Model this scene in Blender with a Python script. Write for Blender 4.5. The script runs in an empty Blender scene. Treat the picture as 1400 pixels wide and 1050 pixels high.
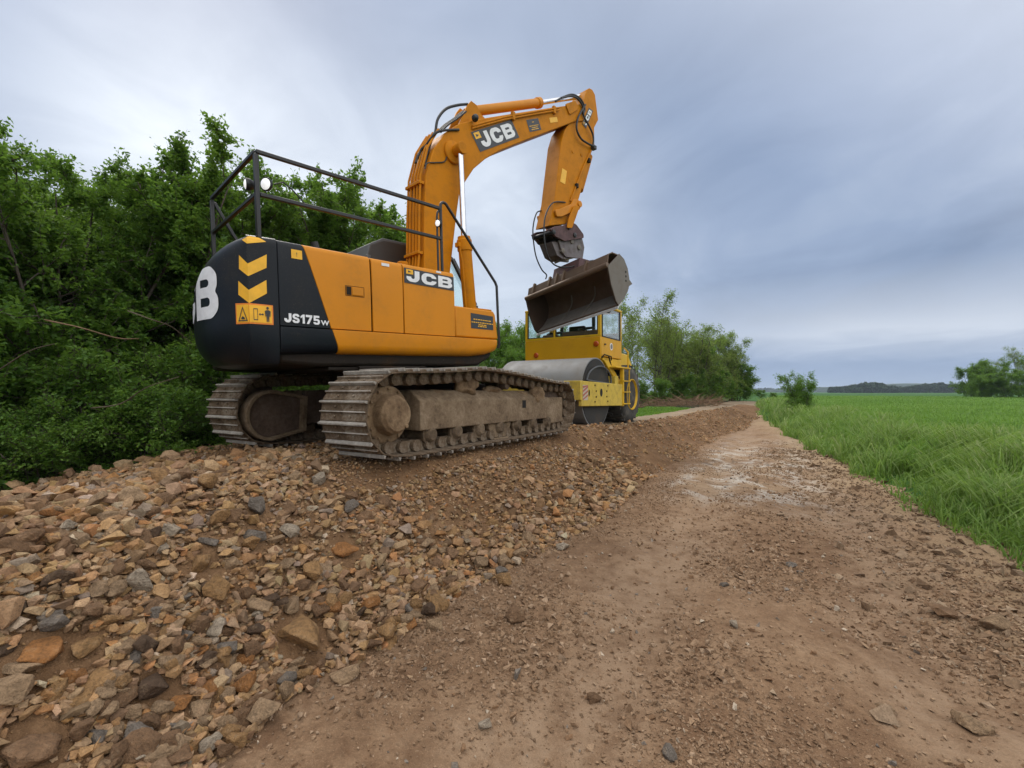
import bpy, bmesh, math, random
import numpy as np
from mathutils import Vector, Matrix, Quaternion, noise
R=math.radians
rng=np.random.default_rng(7); random.seed(7)
scene=bpy.context.scene; COL=scene.collection
CAMZ=1.4; FPX=640.0
# ------------------------------------------------------------------ helpers
def link(o,parent=None):
    COL.objects.link(o)
    if parent is not None: o.parent=parent
    return o
def tag(o,label=None,cat=None,group=None,kind=None):
    if label: o['label']=label
    if cat: o['category']=cat
    if group: o['group']=group
    if kind: o['kind']=kind
    return o
def empty(name,mat,label=None,cat=None,group=None,kind=None):
    o=bpy.data.objects.new(name,None); link(o); o.empty_display_size=.2
    o.matrix_world=mat; return tag(o,label,cat,group,kind)
def np_mesh(name,V,F,nv,mats=(),smooth=False,matidx=None):
    """V (n,3); F flat loop vertex index array; nv verts per face (int)"""
    me=bpy.data.meshes.new(name); V=np.ascontiguousarray(V,dtype=np.float32); F=np.ascontiguousarray(F,dtype=np.int32).ravel()
    nf=len(F)//nv
    me.vertices.add(len(V)); me.vertices.foreach_set('co',V.ravel())
    me.loops.add(len(F)); me.loops.foreach_set('vertex_index',F)
    me.polygons.add(nf); me.polygons.foreach_set('loop_start',np.arange(0,nf*nv,nv,dtype=np.int32))
    me.polygons.foreach_set('loop_total',np.full(nf,nv,dtype=np.int32))
    me.polygons.foreach_set('use_smooth',np.full(nf,bool(smooth)))
    if matidx is not None: me.polygons.foreach_set('material_index',np.asarray(matidx,dtype=np.int32))
    for m in mats: me.materials.append(m)
    me.update(calc_edges=True); me.validate(); return me
def face_col(me,name,cols):
    """per-face rgb colour stored on faces"""
    a=me.attributes.new(name,'FLOAT_COLOR','FACE'); c=np.ones((len(cols),4),np.float32); c[:,:3]=cols
    a.data.foreach_set('color',c.ravel())
def vert_col(me,name,cols):
    a=me.attributes.new(name,'FLOAT_COLOR','POINT'); c=np.ones((len(cols),4),np.float32); c[:,:3]=cols
    a.data.foreach_set('color',c.ravel())
class MB:
    def __init__(s): s.v=[]; s.f=[]
    def add(s,vs,fs):
        k=len(s.v); s.v+= [tuple(v) for v in vs]; s.f+= [tuple(i+k for i in f) for f in fs]; return s
    def box(s,x0,x1,y0,y1,z0,z1,M=None):
        vs=[Vector((x,y,z)) for x in(x0,x1) for y in(y0,y1) for z in(z0,z1)]
        if M: vs=[M@v for v in vs]
        return s.add(vs,[(0,1,3,2),(4,6,7,5),(0,4,5,1),(2,3,7,6),(0,2,6,4),(1,5,7,3)])
    def prism(s,poly,b0,b1,fn=None):
        """outline poly of (a,h), extruded across b (right +); local point = (a,-b,h)"""
        if fn is None: fn=lambda a,h,b:(a,-b,h)
        n=len(poly); vs=[fn(a,h,b0) for a,h in poly]+[fn(a,h,b1) for a,h in poly]
        fs=[tuple(range(n)),tuple(range(2*n-1,n-1,-1))]+[((i+1)%n,i,n+i,n+(i+1)%n) for i in range(n)]
        return s.add(vs,fs)
    def tube(s,pts,r,n=10,caps=True):
        P=[Vector(p) for p in pts]; m=len(P); rr=r if hasattr(r,'__len__') else [r]*m
        rings=[]; T=(P[1]-P[0]).normalized(); N=T.orthogonal().normalized()
        for i in range(m):
            t=((P[min(i+1,m-1)]-P[i]).normalized()+(P[i]-P[max(i-1,0)]).normalized())
            t=t.normalized() if t.length>1e-6 else T
            q=T.rotation_difference(t); N=(q@N).normalized(); T=t; B=T.cross(N)
            rings.append([P[i]+(N*math.cos(2*math.pi*k/n)+B*math.sin(2*math.pi*k/n))*rr[i] for k in range(n)])
        vs=[v for rg in rings for v in rg]
        fs=[(i*n+k,i*n+(k+1)%n,(i+1)*n+(k+1)%n,(i+1)*n+k) for i in range(m-1) for k in range(n)]
        if caps: fs+=[tuple(range(n-1,-1,-1)),tuple((m-1)*n+k for k in range(n))]
        return s.add(vs,fs)
    def cyl(s,p0,p1,r0,r1=None,n=20): return s.tube([p0,p1],[r0,r0 if r1 is None else r1],n)
    def lathe(s,prof,o,ax,n=32):
        """prof: (distance along ax, radius)"""
        o=Vector(o); ax=Vector(ax).normalized(); N=ax.orthogonal().normalized(); B=ax.cross(N); m=len(prof)
        vs=[o+ax*t+(N*math.cos(2*math.pi*k/n)+B*math.sin(2*math.pi*k/n))*max(r,1e-4) for t,r in prof for k in range(n)]
        fs=[(i*n+k,i*n+(k+1)%n,(i+1)*n+(k+1)%n,(i+1)*n+k) for i in range(m-1) for k in range(n)]
        fs+=[tuple(range(n-1,-1,-1)),tuple((m-1)*n+k for k in range(n))]
        return s.add(vs,fs)
    def build(s,name,mat,parent=None,bevel=0,angle=32,seg=2,label=None):
        me=bpy.data.meshes.new(name); me.from_pydata(s.v,[],s.f); me.validate()
        bm=bmesh.new(); bm.from_mesh(me); bmesh.ops.recalc_face_normals(bm,faces=bm.faces); bm.to_mesh(me); bm.free()
        me.materials.append(mat)
        if angle: me.shade_smooth(); me.set_sharp_from_angle(angle=R(angle))
        o=bpy.data.objects.new(name,me); link(o,parent)
        if bevel:
            b=o.modifiers.new('bevel','BEVEL'); b.width=bevel; b.segments=seg; b.limit_method='ANGLE'; b.angle_limit=R(35); b.harden_normals=False
        if label: o['label']=label
        return o
def rounded(poly,r,n=4):
    out=[]; m=len(poly)
    for i in range(m):
        p0,p,p1=[Vector(poly[(i+k)%m]) for k in(-1,0,1)]
        rad=r[i] if hasattr(r,'__len__') else r
        a=(p0-p);b=(p1-p); la,lb=a.length,b.length
        if rad<=0 or la<1e-6 or lb<1e-6: out.append(tuple(p)); continue
        d=min(rad,la*.45,lb*.45); A=p+a.normalized()*d; B=p+b.normalized()*d
        for k in range(n+1):
            t=k/n; out.append(tuple(A*(1-t)**2+p*2*t*(1-t)+B*t*t))
    return out
def fill2d(outlines):
    """list of closed 2-D outlines (holes allowed) -> verts2d, faces"""
    cu=bpy.data.curves.new('glyph','CURVE'); cu.dimensions='2D'; cu.fill_mode='BOTH'
    for ol in outlines:
        sp=cu.splines.new('POLY'); sp.points.add(len(ol)-1); sp.use_cyclic_u=True
        for p,q in zip(sp.points,ol): p.co=(q[0],q[1],0,1)
    o=bpy.data.objects.new('glyph',cu); COL.objects.link(o)
    dg=bpy.context.evaluated_depsgraph_get(); me=bpy.data.meshes.new_from_object(o.evaluated_get(dg))
    V=[(v.co.x,v.co.y) for v in me.vertices]; F=[tuple(p.vertices) for p in me.polygons]
    bpy.data.objects.remove(o); bpy.data.meshes.remove(me); bpy.data.curves.remove(cu); return V,F
def text2d(body,size=1,bold=.0,sx=1.0):
    cu=bpy.data.curves.new('glyph','FONT'); cu.body=body; cu.size=size; cu.offset=bold; cu.fill_mode='BOTH'; cu.dimensions='2D'; cu.resolution_u=3
    o=bpy.data.objects.new('glyph',cu); COL.objects.link(o)
    dg=bpy.context.evaluated_depsgraph_get(); me=bpy.data.meshes.new_from_object(o.evaluated_get(dg))
    V=[(v.co.x*sx,v.co.y) for v in me.vertices]; F=[tuple(p.vertices) for p in me.polygons]
    bpy.data.objects.remove(o); bpy.data.meshes.remove(me); bpy.data.curves.remove(cu); return V,F
# ------------------------------------------------------------------ noise (vectorised value noise)
def _h(i,j,seed):
    n=(i*374761393+j*668265263+seed*974634777)&0xffffffff
    n=((n^(n>>13))*1274126177)&0xffffffff; n=n^(n>>16); return (n&0xffff)/65535.0
def vnoise(x,y,seed=0):
    xi=np.floor(x).astype(np.int64); yi=np.floor(y).astype(np.int64); fx=x-xi; fy=y-yi
    fx=fx*fx*(3-2*fx); fy=fy*fy*(3-2*fy)
    a=_h(xi,yi,seed);b=_h(xi+1,yi,seed);c=_h(xi,yi+1,seed);d=_h(xi+1,yi+1,seed)
    return (a*(1-fx)+b*fx)*(1-fy)+(c*(1-fx)+d*fx)*fy-.5
def fbm(x,y,wl,oct=3,seed=0,gain=.5):
    s=0;a=1;t=0
    for o in range(oct):
        ang=.6*o+.3; X=(x*math.cos(ang)-y*math.sin(ang))/wl; Y=(x*math.sin(ang)+y*math.cos(ang))/wl
        s=s+a*vnoise(X,Y,seed+o*17); t+=a; a*=gain; wl/=2.03
    return s/t*1.6
def sst(a,b,x): t=np.clip((x-a)/(b-a),0,1); return t*t*(3-2*t)
# ------------------------------------------------------------------ terrain
DX,DY=math.sin(R(29.3)),math.cos(R(29.3))
def qs(x,y): return (x+1.9)*-DY+y*DX, (x+1.9)*DX+y*DY        # q: left of the toe of the bank, s: along the track
def xy(q,s): return -1.9-q*DY+s*DX, q*DX+s*DY
def edge_q(s): return -4.03+.1*np.clip(s,0,32)+.08*sst(8,16,s)                 # where the verge grass begins
def toe_off(s): return .10+.20*(1-sst(3.5,7.5,s))
def terrain(x,y,fine=True):
    x=np.asarray(x,float);y=np.asarray(y,float); q,s=qs(x,y); r=np.hypot(x,y)
    qw=q-toe_off(s)+.22*fbm(x,y,1.7,3,3)
    # far along, the made-up road bends right and the bank runs out
    bend=sst(9,30,s)*1.0
    qq=qw+bend
    bedz=.765-.13*sst(8.5,12,s)
    path=.02*fbm(x,y,2.5,2,9)+ .55*sst(24,33,s)
    bedz=bedz-.38*sst(1.8,4.3,q)*(1-sst(1.2,4.7,s))-.05*sst(3.7,4.5,q)
    up=sst(.0,1.30,qq)
    bank=path+(np.maximum(bedz,path)-path)*(up*.85+.15*np.clip(qq/1.3,0,1))
    # verge and field on the right
    e=edge_q(s)+.35*fbm(x,y,1.3,3,21); v=sst(0,1.6,e-q)
    field=.30+.25*fbm(x,y,30,2,31)*np.clip(r/60,0,1)
    z=bank*(1-v)+field*v
    # left: woodland floor lifts a little
    wl=sst(4.0,7.0,q); z=z+wl*(.25+.1*fbm(x,y,2,2,41))
    # far land
    z=z+sst(60,400,r)*0.1
    if fine:
        onbed=sst(.0,1.0,qq)*(1-wl)
        k1=np.clip(1.3-r/40,0,1);k2=np.clip(1.2-r/14,0,1);k3=np.clip(1.1-r/6,0,1)
        soft=(1-v)
        rw=.16*fbm(x,y,2.2,2,91)
        z=z-soft*k1*(1-up)*(.035*np.exp(-((q+.85+rw)/.24)**2)+.03*np.exp(-((q+2.25+rw)/.26)**2)-.02*np.exp(-((q+1.45+rw)/.28)**2))
        z=z+soft*(k1*.045*fbm(x,y,.7,2,51)+k2*(.020+.014*onbed)*fbm(x,y,.22,3,61)+k3*.010*fbm(x,y,.055,2,71))
        # clods near the verge, right-hand side of the track
        cl=np.exp(-((q-edge_q(s)-.35)/.5)**2)
        z=z+cl*(k1*.17*np.abs(fbm(x,y,.40,3,81))+k2*.07*np.abs(fbm(x,y,.12,2,83)))
    return z
def tz(x,y): return float(terrain(np.array([x]),np.array([y]))[0])
# ------------------------------------------------------------------ camera
cam=bpy.data.cameras.new('camera'); co=bpy.data.objects.new('camera',cam); link(co); scene.camera=co
co.location=(0,0,CAMZ); co.rotation_euler=(R(90),0,0); cam.sensor_fit='HORIZONTAL'; cam.sensor_width=36
cam.lens=36*FPX/1400; cam.shift_y=11/1400; cam.clip_start=.05; cam.clip_end=9000
def ray(px,py): return Vector(((px-700)/FPX,1,(536-py)/FPX))
def at(px,py,D): p=ray(px,py)*D; p.z+=CAMZ; return p
# ------------------------------------------------------------------ node helpers
class NT:
    def __init__(s,nt): s.nt=nt; s.N=nt.nodes; s.L=nt.links
    def n(s,t,ins=None,**kw):
        nd=s.N.new(t)
        for k,v in kw.items(): setattr(nd,k,v)
        for k,v in (ins or {}).items():
            if isinstance(v,bpy.types.NodeSocket): s.L.new(v,nd.inputs[k])
            else: nd.inputs[k].default_value=v
        return nd
    def noise(s,vec,scale,detail=4,rough=.55,dist=0):
        nd=s.n('ShaderNodeTexNoise',{'Scale':scale,'Detail':detail,'Roughness':rough,'Distortion':dist})
        if vec is not None: s.L.new(vec,nd.inputs['Vector'])
        return nd.outputs['Fac']
    def ramp(s,fac,stops,interp='LINEAR'):
        nd=s.n('ShaderNodeValToRGB'); cr=nd.color_ramp; cr.interpolation=interp
        while len(cr.elements)<len(stops): cr.elements.new(.5)
        for e,(p,c) in zip(cr.elements,stops):
            e.position=p; e.color=(c[0],c[1],c[2],1) if hasattr(c,'__len__') else (c,c,c,1)
        s.L.new(fac,nd.inputs['Fac']); return nd.outputs['Color']
    def mix(s,fac,a,b,mode='MIX'):
        nd=s.n('ShaderNodeMix',data_type='RGBA',blend_type=mode)
        for k,v in((0,fac),(6,a),(7,b)):
            if isinstance(v,bpy.types.NodeSocket): s.L.new(v,nd.inputs[k])
            elif k==0: nd.inputs[0].default_value=v
            else: nd.inputs[k].default_value=(*v,1) if len(v)==3 else v
        return nd.outputs[2]
    def math(s,op,a,b=None,clamp=False):
        nd=s.n('ShaderNodeMath',operation=op,use_clamp=clamp)
        for k,v in((0,a),(1,b)):
            if v is None: continue
            if isinstance(v,bpy.types.NodeSocket): s.L.new(v,nd.inputs[k])
            else: nd.inputs[k].default_value=v
        return nd.outputs[0]
def new_mat(name):
    m=bpy.data.materials.new(name); m.use_nodes=True; t=NT(m.node_tree); t.N.clear()
    out=t.n('ShaderNodeOutputMaterial'); bs=t.n('ShaderNodeBsdfPrincipled'); t.L.new(bs.outputs[0],out.inputs[0])
    t.bs=bs; t.out=out; t.obj=t.n('ShaderNodeTexCoord').outputs['Object']; return m,t
def setp(t,**kw):
    names={'col':'Base Color','rough':'Roughness','metal':'Metallic','spec':'Specular IOR Level','normal':'Normal','coat':'Coat Weight','trans':'Transmission Weight','alpha':'Alpha','ior':'IOR'}
    for k,v in kw.items():
        i=t.bs.inputs[names[k]]
        if isinstance(v,bpy.types.NodeSocket): t.L.new(v,i)
        else: i.default_value=(*v,1) if hasattr(v,'__len__') and len(v)==3 else v
def bump(t,h,strength=.3,dist=.02): return t.n('ShaderNodeBump',{'Height':h,'Strength':strength,'Distance':dist}).outputs[0]
def paint(name,col,rough=.35,dirt=(.16,.12,.08),amount=.35,scale=3.0,metal=0,lo=.5,coat=0.0,fade=None,spec=.3):
    """painted or bare metal with blotchy dirt and fine wear"""
    m,t=new_mat(name); n1=t.noise(t.obj,scale,6,.62); n2=t.noise(t.obj,scale*9,4,.6)
    d=t.math('MULTIPLY',t.ramp(n1,[(lo,0),(min(lo+.28,1),1)]),t.ramp(n2,[(.3,.25),(.75,1)]))
    d=t.math('MULTIPLY',d,amount)
    base=t.mix(t.math('MULTIPLY',t.noise(t.obj,scale*.6,3),.8),col,tuple(c*.78 for c in col)) if fade is None else t.mix(t.ramp(t.noise(t.obj,scale*.6,3),[(.35,0),(.7,1)]),col,fade)
    n3=t.noise(t.obj,scale*34,3,.75); sp=t.math('MULTIPLY',t.ramp(n3,[(.60,0),(.74,1)]),t.ramp(n1,[(.36,.06),(.66,.55)]))
    base=t.mix(t.math('MULTIPLY',sp,min(1,amount*1.3)),base,(.30,.22,.14))
    setp(t,col=t.mix(d,base,dirt),metal=metal,coat=coat,spec=spec)
    rr=t.math('ADD',t.math('MULTIPLY',d,.5),rough); rr=t.math('ADD',rr,t.math('MULTIPLY',t.noise(t.obj,scale*4,3),.12),True); setp(t,rough=rr)
    setp(t,normal=bump(t,n2,.08,.01)); return m
def plain(name,col,rough=.5,metal=0,**kw):
    m,t=new_mat(name); n=t.noise(t.obj,14,4); setp(t,col=t.mix(t.ramp(n,[(.35,0),(.7,.5)]),col,tuple(c*.7 for c in col)),rough=rough,metal=metal,**kw); return m
# ------------------------------------------------------------------ sky and light
w=bpy.data.worlds.new('World'); scene.world=w; w.use_nodes=True; t=NT(w.node_tree); t.N.clear()
wo=t.n('ShaderNodeOutputWorld'); bg=t.n('ShaderNodeBackground'); t.L.new(bg.outputs[0],wo.inputs[0])
SUN_EL,SUN_AZ=48.0,-38.0      # azimuth clockwise from +Y (view direction)
sky=t.n('ShaderNodeTexSky'); sky.sky_type='NISHITA'; sky.sun_disc=False; sky.sun_elevation=R(SUN_EL); sky.sun_rotation=R(SUN_AZ)
sky.air_density=1.3; sky.dust_density=2.5; sky.ozone_density=1.5
g=t.n('ShaderNodeTexCoord').outputs['Generated']
sx=t.n('ShaderNodeSeparateXYZ'); t.L.new(g,sx.inputs[0]); X,Y,Z=sx.outputs
zz=t.math('ADD',t.math('MAXIMUM',Z,0.0),.16)
cv=t.n('ShaderNodeCombineXYZ'); t.L.new(t.math('DIVIDE',X,zz),cv.inputs[0]); t.L.new(t.math('DIVIDE',Y,zz),cv.inputs[1])
mp=t.n('ShaderNodeMapping'); t.L.new(cv.outputs[0],mp.inputs[0]); mp.inputs['Rotation'].default_value=(0,0,R(-28)); mp.inputs['Scale'].default_value=(.56,.40,1); mp.inputs['Location'].default_value=(3.1,1.3,0)
n1=t.noise(mp.outputs[0],.9,4,.5,.5); n2=t.noise(mp.outputs[0],2.9,7,.56,.9)
cl=t.math('ADD',t.math('MULTIPLY',n1,.58),t.math('MULTIPLY',n2,.42))
cloud=t.ramp(cl,[(.34,(1.65,2.2,3.4)),(.45,(2.1,2.75,4.1)),(.55,(2.6,3.3,4.75)),(.72,(4.1,4.8,6.0))])
# glow of the veiled sun low on the left and a thinner patch straight ahead
def lobe(d,p,k):
    d=Vector(d).normalized(); dp=t.n('ShaderNodeVectorMath',{0:g,1:d},operation='DOT_PRODUCT').outputs['Value']
    return t.math('MULTIPLY',t.math('POWER',t.math('MAXIMUM',dp,0.0),p),k)
gl=t.math('ADD',lobe(ray(290,265),38,1.2),lobe(ray(655,310),26,.75))
gl=t.math('MULTIPLY',gl,t.ramp(n2,[(.3,.55),(.65,1)]))
cloud=t.mix(t.math('MINIMUM',gl,1.0),cloud,(7.9,8.5,9.2))
# bright lobe added overhead and behind the viewer, out of view, as fill light
bk=t.math('MULTIPLY',t.math('POWER',t.math('MAXIMUM',t.n('ShaderNodeVectorMath',{0:g,1:Vector((.35,-.55,.75)).normalized()},operation='DOT_PRODUCT').outputs['Value'],0.0),1.3),1.0)
cloud=t.mix(bk,cloud,(18.0,17.6,17.0))
skymix=t.mix(.9,sky.outputs[0],cloud)
# a long bright streak low on the right and bluer air near the horizon
st=t.math('MULTIPLY',t.ramp(t.math('ADD',Z,t.math('MULTIPLY',t.math('SUBTRACT',n2,.5),.06)),[(.05,0),(.105,.8),(.14,.5),(.21,0)]),lobe(ray(1330,450),9,.8))
skymix=t.mix(t.ramp(Z,[(0.0,.75),(.13,0)]),skymix,(2.9,3.9,5.7))
skymix=t.mix(t.math('MINIMUM',st,1.0),skymix,(6.9,7.3,7.9))
t.L.new(skymix,bg.inputs[0]); bg.inputs[1].default_value=.1
sun=bpy.data.lights.new('sun','SUN'); sun.energy=1.5; sun.angle=R(24); sun.color=(1,.93,.82)
so=bpy.data.objects.new('sun',sun); link(so); so.location=(0,0,30)
az=R(SUN_AZ); el=R(SUN_EL); sd=Vector((math.sin(az)*math.cos(el),math.cos(az)*math.cos(el),math.sin(el)))
so.rotation_euler=(-sd).to_track_quat('-Z','Y').to_euler()
scene.view_settings.view_transform='Standard'; scene.view_settings.look='None'; scene.view_settings.exposure=.34; scene.view_settings.gamma=1
# ------------------------------------------------------------------ ground materials
def mat_soil(name,dark,mid,light,pale=False,bumpd=.03):
    m,t=new_mat(name); p=t.obj
    a=t.noise(p,.9,6,.6); b=t.noise(p,7,6,.65); c=t.noise(p,45,4,.7); d=t.noise(p,160,3,.7)
    base=t.ramp(t.math('ADD',t.math('MULTIPLY',a,.5),t.math('MULTIPLY',b,.5)),[(.36,dark),(.5,mid),(.64,light)])
    base=t.mix(t.ramp(c,[(.35,.55),(.6,0)]),base,tuple(x*.55 for x in mid))
    base=t.mix(t.ramp(d,[(.55,0),(.75,.5)]),base,tuple(min(1,x*1.5) for x in light))
    if pale:
        # dry, chalky strip near the verge and smeared white lime on the flat
        q=t.n('ShaderNodeVectorMath',{0:p,1:Vector((-DY,DX,0))},operation='DOT_PRODUCT').outputs['Value']
        s=t.n('ShaderNodeVectorMath',{0:p,1:Vector((DX,DY,0))},operation='DOT_PRODUCT').outputs['Value']
        q=t.math('ADD',q,-1.9*DY); s=t.math('ADD',s,1.9*DX)
        e=t.math('SUBTRACT',q,t.math('ADD',t.math('MULTIPLY',s,.1),-3.95))
        qn=t.math('ADD',q,t.math('MULTIPLY',t.math('SUBTRACT',t.noise(p,.55,4,.6),.5),1.1))
        band=t.ramp(t.math('MULTIPLY',qn,-.25),[(.10,0),(.19,.75),(.25,.75),(.33,0),(.50,0),(.57,.6),(.63,.6),(.72,0)])
        base=t.mix(t.math('MULTIPLY',band,t.ramp(b,[(.36,.25),(.6,1)])),base,(.31,.215,.14))
        wet=t.math('MULTIPLY',t.ramp(t.noise(p,1.7,5,.66,.5),[(.55,0),(.68,.6)]),1.0); base=t.mix(wet,base,(.13,.070,.038))
        dry=t.math('MULTIPLY',t.ramp(t.math('ADD',e,t.math('MULTIPLY',t.math('SUBTRACT',a,.5),2.2)),[(0,1),(.9,0)]) ,.7)
        base=t.mix(dry,base,(.39,.285,.175))
        mpv=t.n('ShaderNodeMapping'); t.L.new(p,mpv.inputs[0]); mpv.inputs['Rotation'].default_value=(0,0,R(29.3)); mpv.inputs['Scale'].default_value=(1.5,.9,1)
        ln=t.noise(mpv.outputs[0],1.7,7,.68,.6)
        win=t.math('MULTIPLY',t.ramp(t.math('DIVIDE',s,20.0),[(.34,0),(.42,1),(.60,1),(.8,.25),(1,0)]),t.ramp(t.math('ADD',t.math('MULTIPLY',q,.25),.75),[(.08,0),(.3,1),(.62,1),(.74,0)]))
        fine=t.ramp(c,[(.4,.35),(.6,1)])
        lime=t.math('MULTIPLY',t.math('MULTIPLY',t.ramp(ln,[(.47,0),(.60,1)]),win),fine)
        base=t.mix(t.math('MULTIPLY',win,t.ramp(a,[(.35,.0),(.6,.5)])),base,(.34,.245,.155))
        base=t.mix(lime,base,(.54,.50,.44))
        dk=t.math('MULTIPLY',t.math('MULTIPLY',t.ramp(t.noise(mpv.outputs[0],2.6,6,.66,.8),[(.56,0),(.66,.75)]),win),1.0)
        base=t.mix(dk,base,(.09,.072,.058))
    setp(t,col=base,rough=.95,spec=.15)
    h=t.math('ADD',t.math('MULTIPLY',b,1.4),t.math('ADD',t.math('MULTIPLY',c,.5),t.math('MULTIPLY',d,.22)))
    setp(t,normal=bump(t,h,.9,bumpd)); return m
M_path=mat_soil('dirt_path_soil',(.14,.077,.042),(.25,.155,.09),(.35,.235,.145),True)
M_bank=mat_soil('bank_soil',(.10,.056,.028),(.18,.102,.052),(.28,.168,.09))
M_road=mat_soil('hardcore_road',(.2,.15,.1),(.28,.21,.14),(.36,.28,.19))
def mat_field():
    m,t=new_mat('field_ground'); p=t.obj; a=t.noise(p,.4,5,.6); b=t.noise(p,9,4,.6)
    c=t.ramp(a,[(.3,(.035,.10,.018)),(.6,(.055,.15,.025)),(.75,(.085,.17,.035))]); c=t.mix(t.ramp(b,[(.35,.6),(.6,0)]),c,(.02,.05,.012))
    setp(t,col=c,rough=.9,spec=.2,normal=bump(t,b,.8,.15)); return m
def mat_wood():
    m,t=new_mat('woodland_floor'); p=t.obj; a=t.noise(p,2.5,5,.6); b=t.noise(p,22,4,.6)
    c=t.ramp(a,[(.3,(.03,.045,.015)),(.55,(.06,.06,.03)),(.75,(.10,.075,.045))]); c=t.mix(t.ramp(b,[(.35,.6),(.6,0)]),c,(.02,.02,.012))
    setp(t,col=c,rough=.95,spec=.1,normal=bump(t,b,.8,.05)); return m
M_field=mat_field(); M_wood=mat_wood()
# ------------------------------------------------------------------ ground sheet (one height field, split by what covers it)
def build_ground():
    th=np.concatenate([np.linspace(-62,62,760),np.linspace(66,294,110)]); nt=len(th)
    r=np.concatenate([[.12,.3],np.geomspace(.5,40,430),np.geomspace(42,6000,90)]); nr=len(r)
    TH,RR=np.meshgrid(np.radians(th),r); Xg=RR*np.sin(TH); Yg=RR*np.cos(TH); Zg=terrain(Xg,Yg)
    V=np.stack([Xg,Yg,Zg],-1).reshape(-1,3)
    i=np.arange(nr-1)[:,None]*nt; j=np.arange(nt)[None,:]; j2=(j+1)%nt
    F=np.stack([i+j,i+j2,i+nt+j2,i+nt+j],-1).reshape(-1,4)
    c=V[F].mean(1); q,s=qs(c[:,0],c[:,1]); wob=.35*fbm(c[:,0],c[:,1],1.3,3,21)
    e=edge_q(s)+wob; bend=sst(9,30,s); cls=np.zeros(len(F),int)            # 0 path 1 bank 2 field 3 wood 4 road
    qq=q-toe_off(s)+.22*fbm(c[:,0],c[:,1],1.7,3,3)+bend
    cls[qq>.02]=1; cls[(qq>1.25)&(s>10.5)]=4
    cls[q-e<-.02]=2; cls[(q>4.1+.5*fbm(c[:,0],c[:,1],1.,3,77))|((s>14)&(qq>2.5+.3*wob))]=3
    cls[(s>33)&(q>-1)&(q<.4)]=4
    cls[(s<-.5)&(cls!=2)&(q<4)]=0
    far=np.hypot(c[:,0],c[:,1])>45; cls[far]=2
    for k,(nm,m) in enumerate((('dirt_path',M_path),('embankment',M_bank),('crop_field',M_field),('woodland_ground',M_wood),('stone_road',M_road))):
        Fk=F[cls==k]; u,inv=np.unique(Fk,return_inverse=True)
        me=np_mesh(nm,V[u],inv,4,[m],True); o=bpy.data.objects.new(nm,me); link(o); tag(o,kind='structure')
        o['label']={'dirt_path':'bare brown dirt path with pale lime smears','embankment':'raised brown rubble embankment carrying the machines','crop_field':'flat green crop field reaching the horizon','woodland_ground':'dark leafy woodland floor','stone_road':'pale compacted stone road on the bank'}[nm]
build_ground()
# ------------------------------------------------------------------ excavator
def frame(th,p,c):
    th=R(th);p=R(p); d=Vector((math.sin(th)*math.cos(p),math.cos(th)*math.cos(p),math.sin(p))); r=Vector((math.cos(th),-math.sin(th),0)); u=r.cross(d)
    M=Matrix(((d.x,-r.x,u.x,c[0]),(d.y,-r.y,u.y,c[1]),(d.z,-r.z,u.z,c[2]+CAMZ),(0,0,0,1))); return M
def onplane(M,px,py,b):
    """where the sight line meets the upright plane b metres right of a frame's centre line -> (a,h)"""
    Mi=M.inverted(); o=Mi@Vector((0,0,CAMZ)); d=Mi.to_3x3()@ray(px,py); k=(-b-o.y)/d.y; p=o+d*k; return p.x,p.z
EX=frame(44.3,2,(-1.6907,6.1586,-.68))
TR=frame(32,0,(-1.22,6.30,-.68)); T2E=EX.inverted()@TR
def xf(mb,M): mb.v=[tuple(M@Vector(v)) for v in mb.v]; return mb
M_or=paint('orange_paint',(.64,.232,.002),.42,(.24,.125,.035),.5,2.6,lo=.46,coat=.0)
M_or2=paint('orange_paint_weathered',(.57,.205,.003),.48,(.12,.07,.03),.6,5,lo=.46,spec=.12)
M_bk=paint('black_paint',(.008,.011,.016),.30,(.05,.042,.03),.4,2.5,spec=.22)
M_rail=plain('black_rail_paint',(.012,.013,.015),.45)
M_belly=paint('grimy_underside',(.016,.011,.007),.7,(.10,.045,.012),.7,2.2)
M_rub=plain('rubber_hose',(.012,.012,.013),.5)
M_chrome=plain('chromed_rod',(.78,.8,.82),.16,1.0)
M_white=plain('white_vinyl',(.78,.79,.82),.4)
M_yel=plain('yellow_vinyl',(.86,.45,.012),.4)
M_orv=plain('orange_vinyl',(.80,.22,.01),.4)
M_dk=plain('dark_vinyl',(.022,.026,.032),.4)
M_dkgap=plain('panel_shadow_gap',(.006,.005,.004),.9)
M_mud=None
def mat_mud(name,c0,c1,c2,wear=.0):
    m,t=new_mat(name); a=t.noise(t.obj,4,6,.65); b=t.noise(t.obj,26,5,.7); c=t.noise(t.obj,120,3,.7)
    col=t.ramp(t.math('ADD',t.math('MULTIPLY',a,.6),t.math('MULTIPLY',b,.4)),[(.34,c0),(.5,c1),(.66,c2)])
    setp(t,col=col,rough=.85,spec=.2,normal=bump(t,t.math('ADD',b,t.math('MULTIPLY',c,.4)),.7,.02)); return m
M_mud=mat_mud('dried_mud',(.07,.042,.024),(.19,.125,.072),(.32,.225,.135))
M_shoe=mat_mud('worn_track_steel',(.05,.034,.021),(.145,.102,.066),(.33,.28,.22))
M_ridge=mat_mud('scraped_grouser_steel',(.20,.175,.15),(.36,.33,.29),(.52,.49,.45))
M_link=mat_mud('muddy_link_steel',(.05,.034,.022),(.12,.085,.055),(.22,.165,.11))
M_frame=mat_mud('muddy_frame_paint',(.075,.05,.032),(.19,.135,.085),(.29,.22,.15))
M_darkmud=mat_mud('shaded_dusty_steel',(.055,.036,.026),(.11,.075,.055),(.17,.125,.095))
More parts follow.
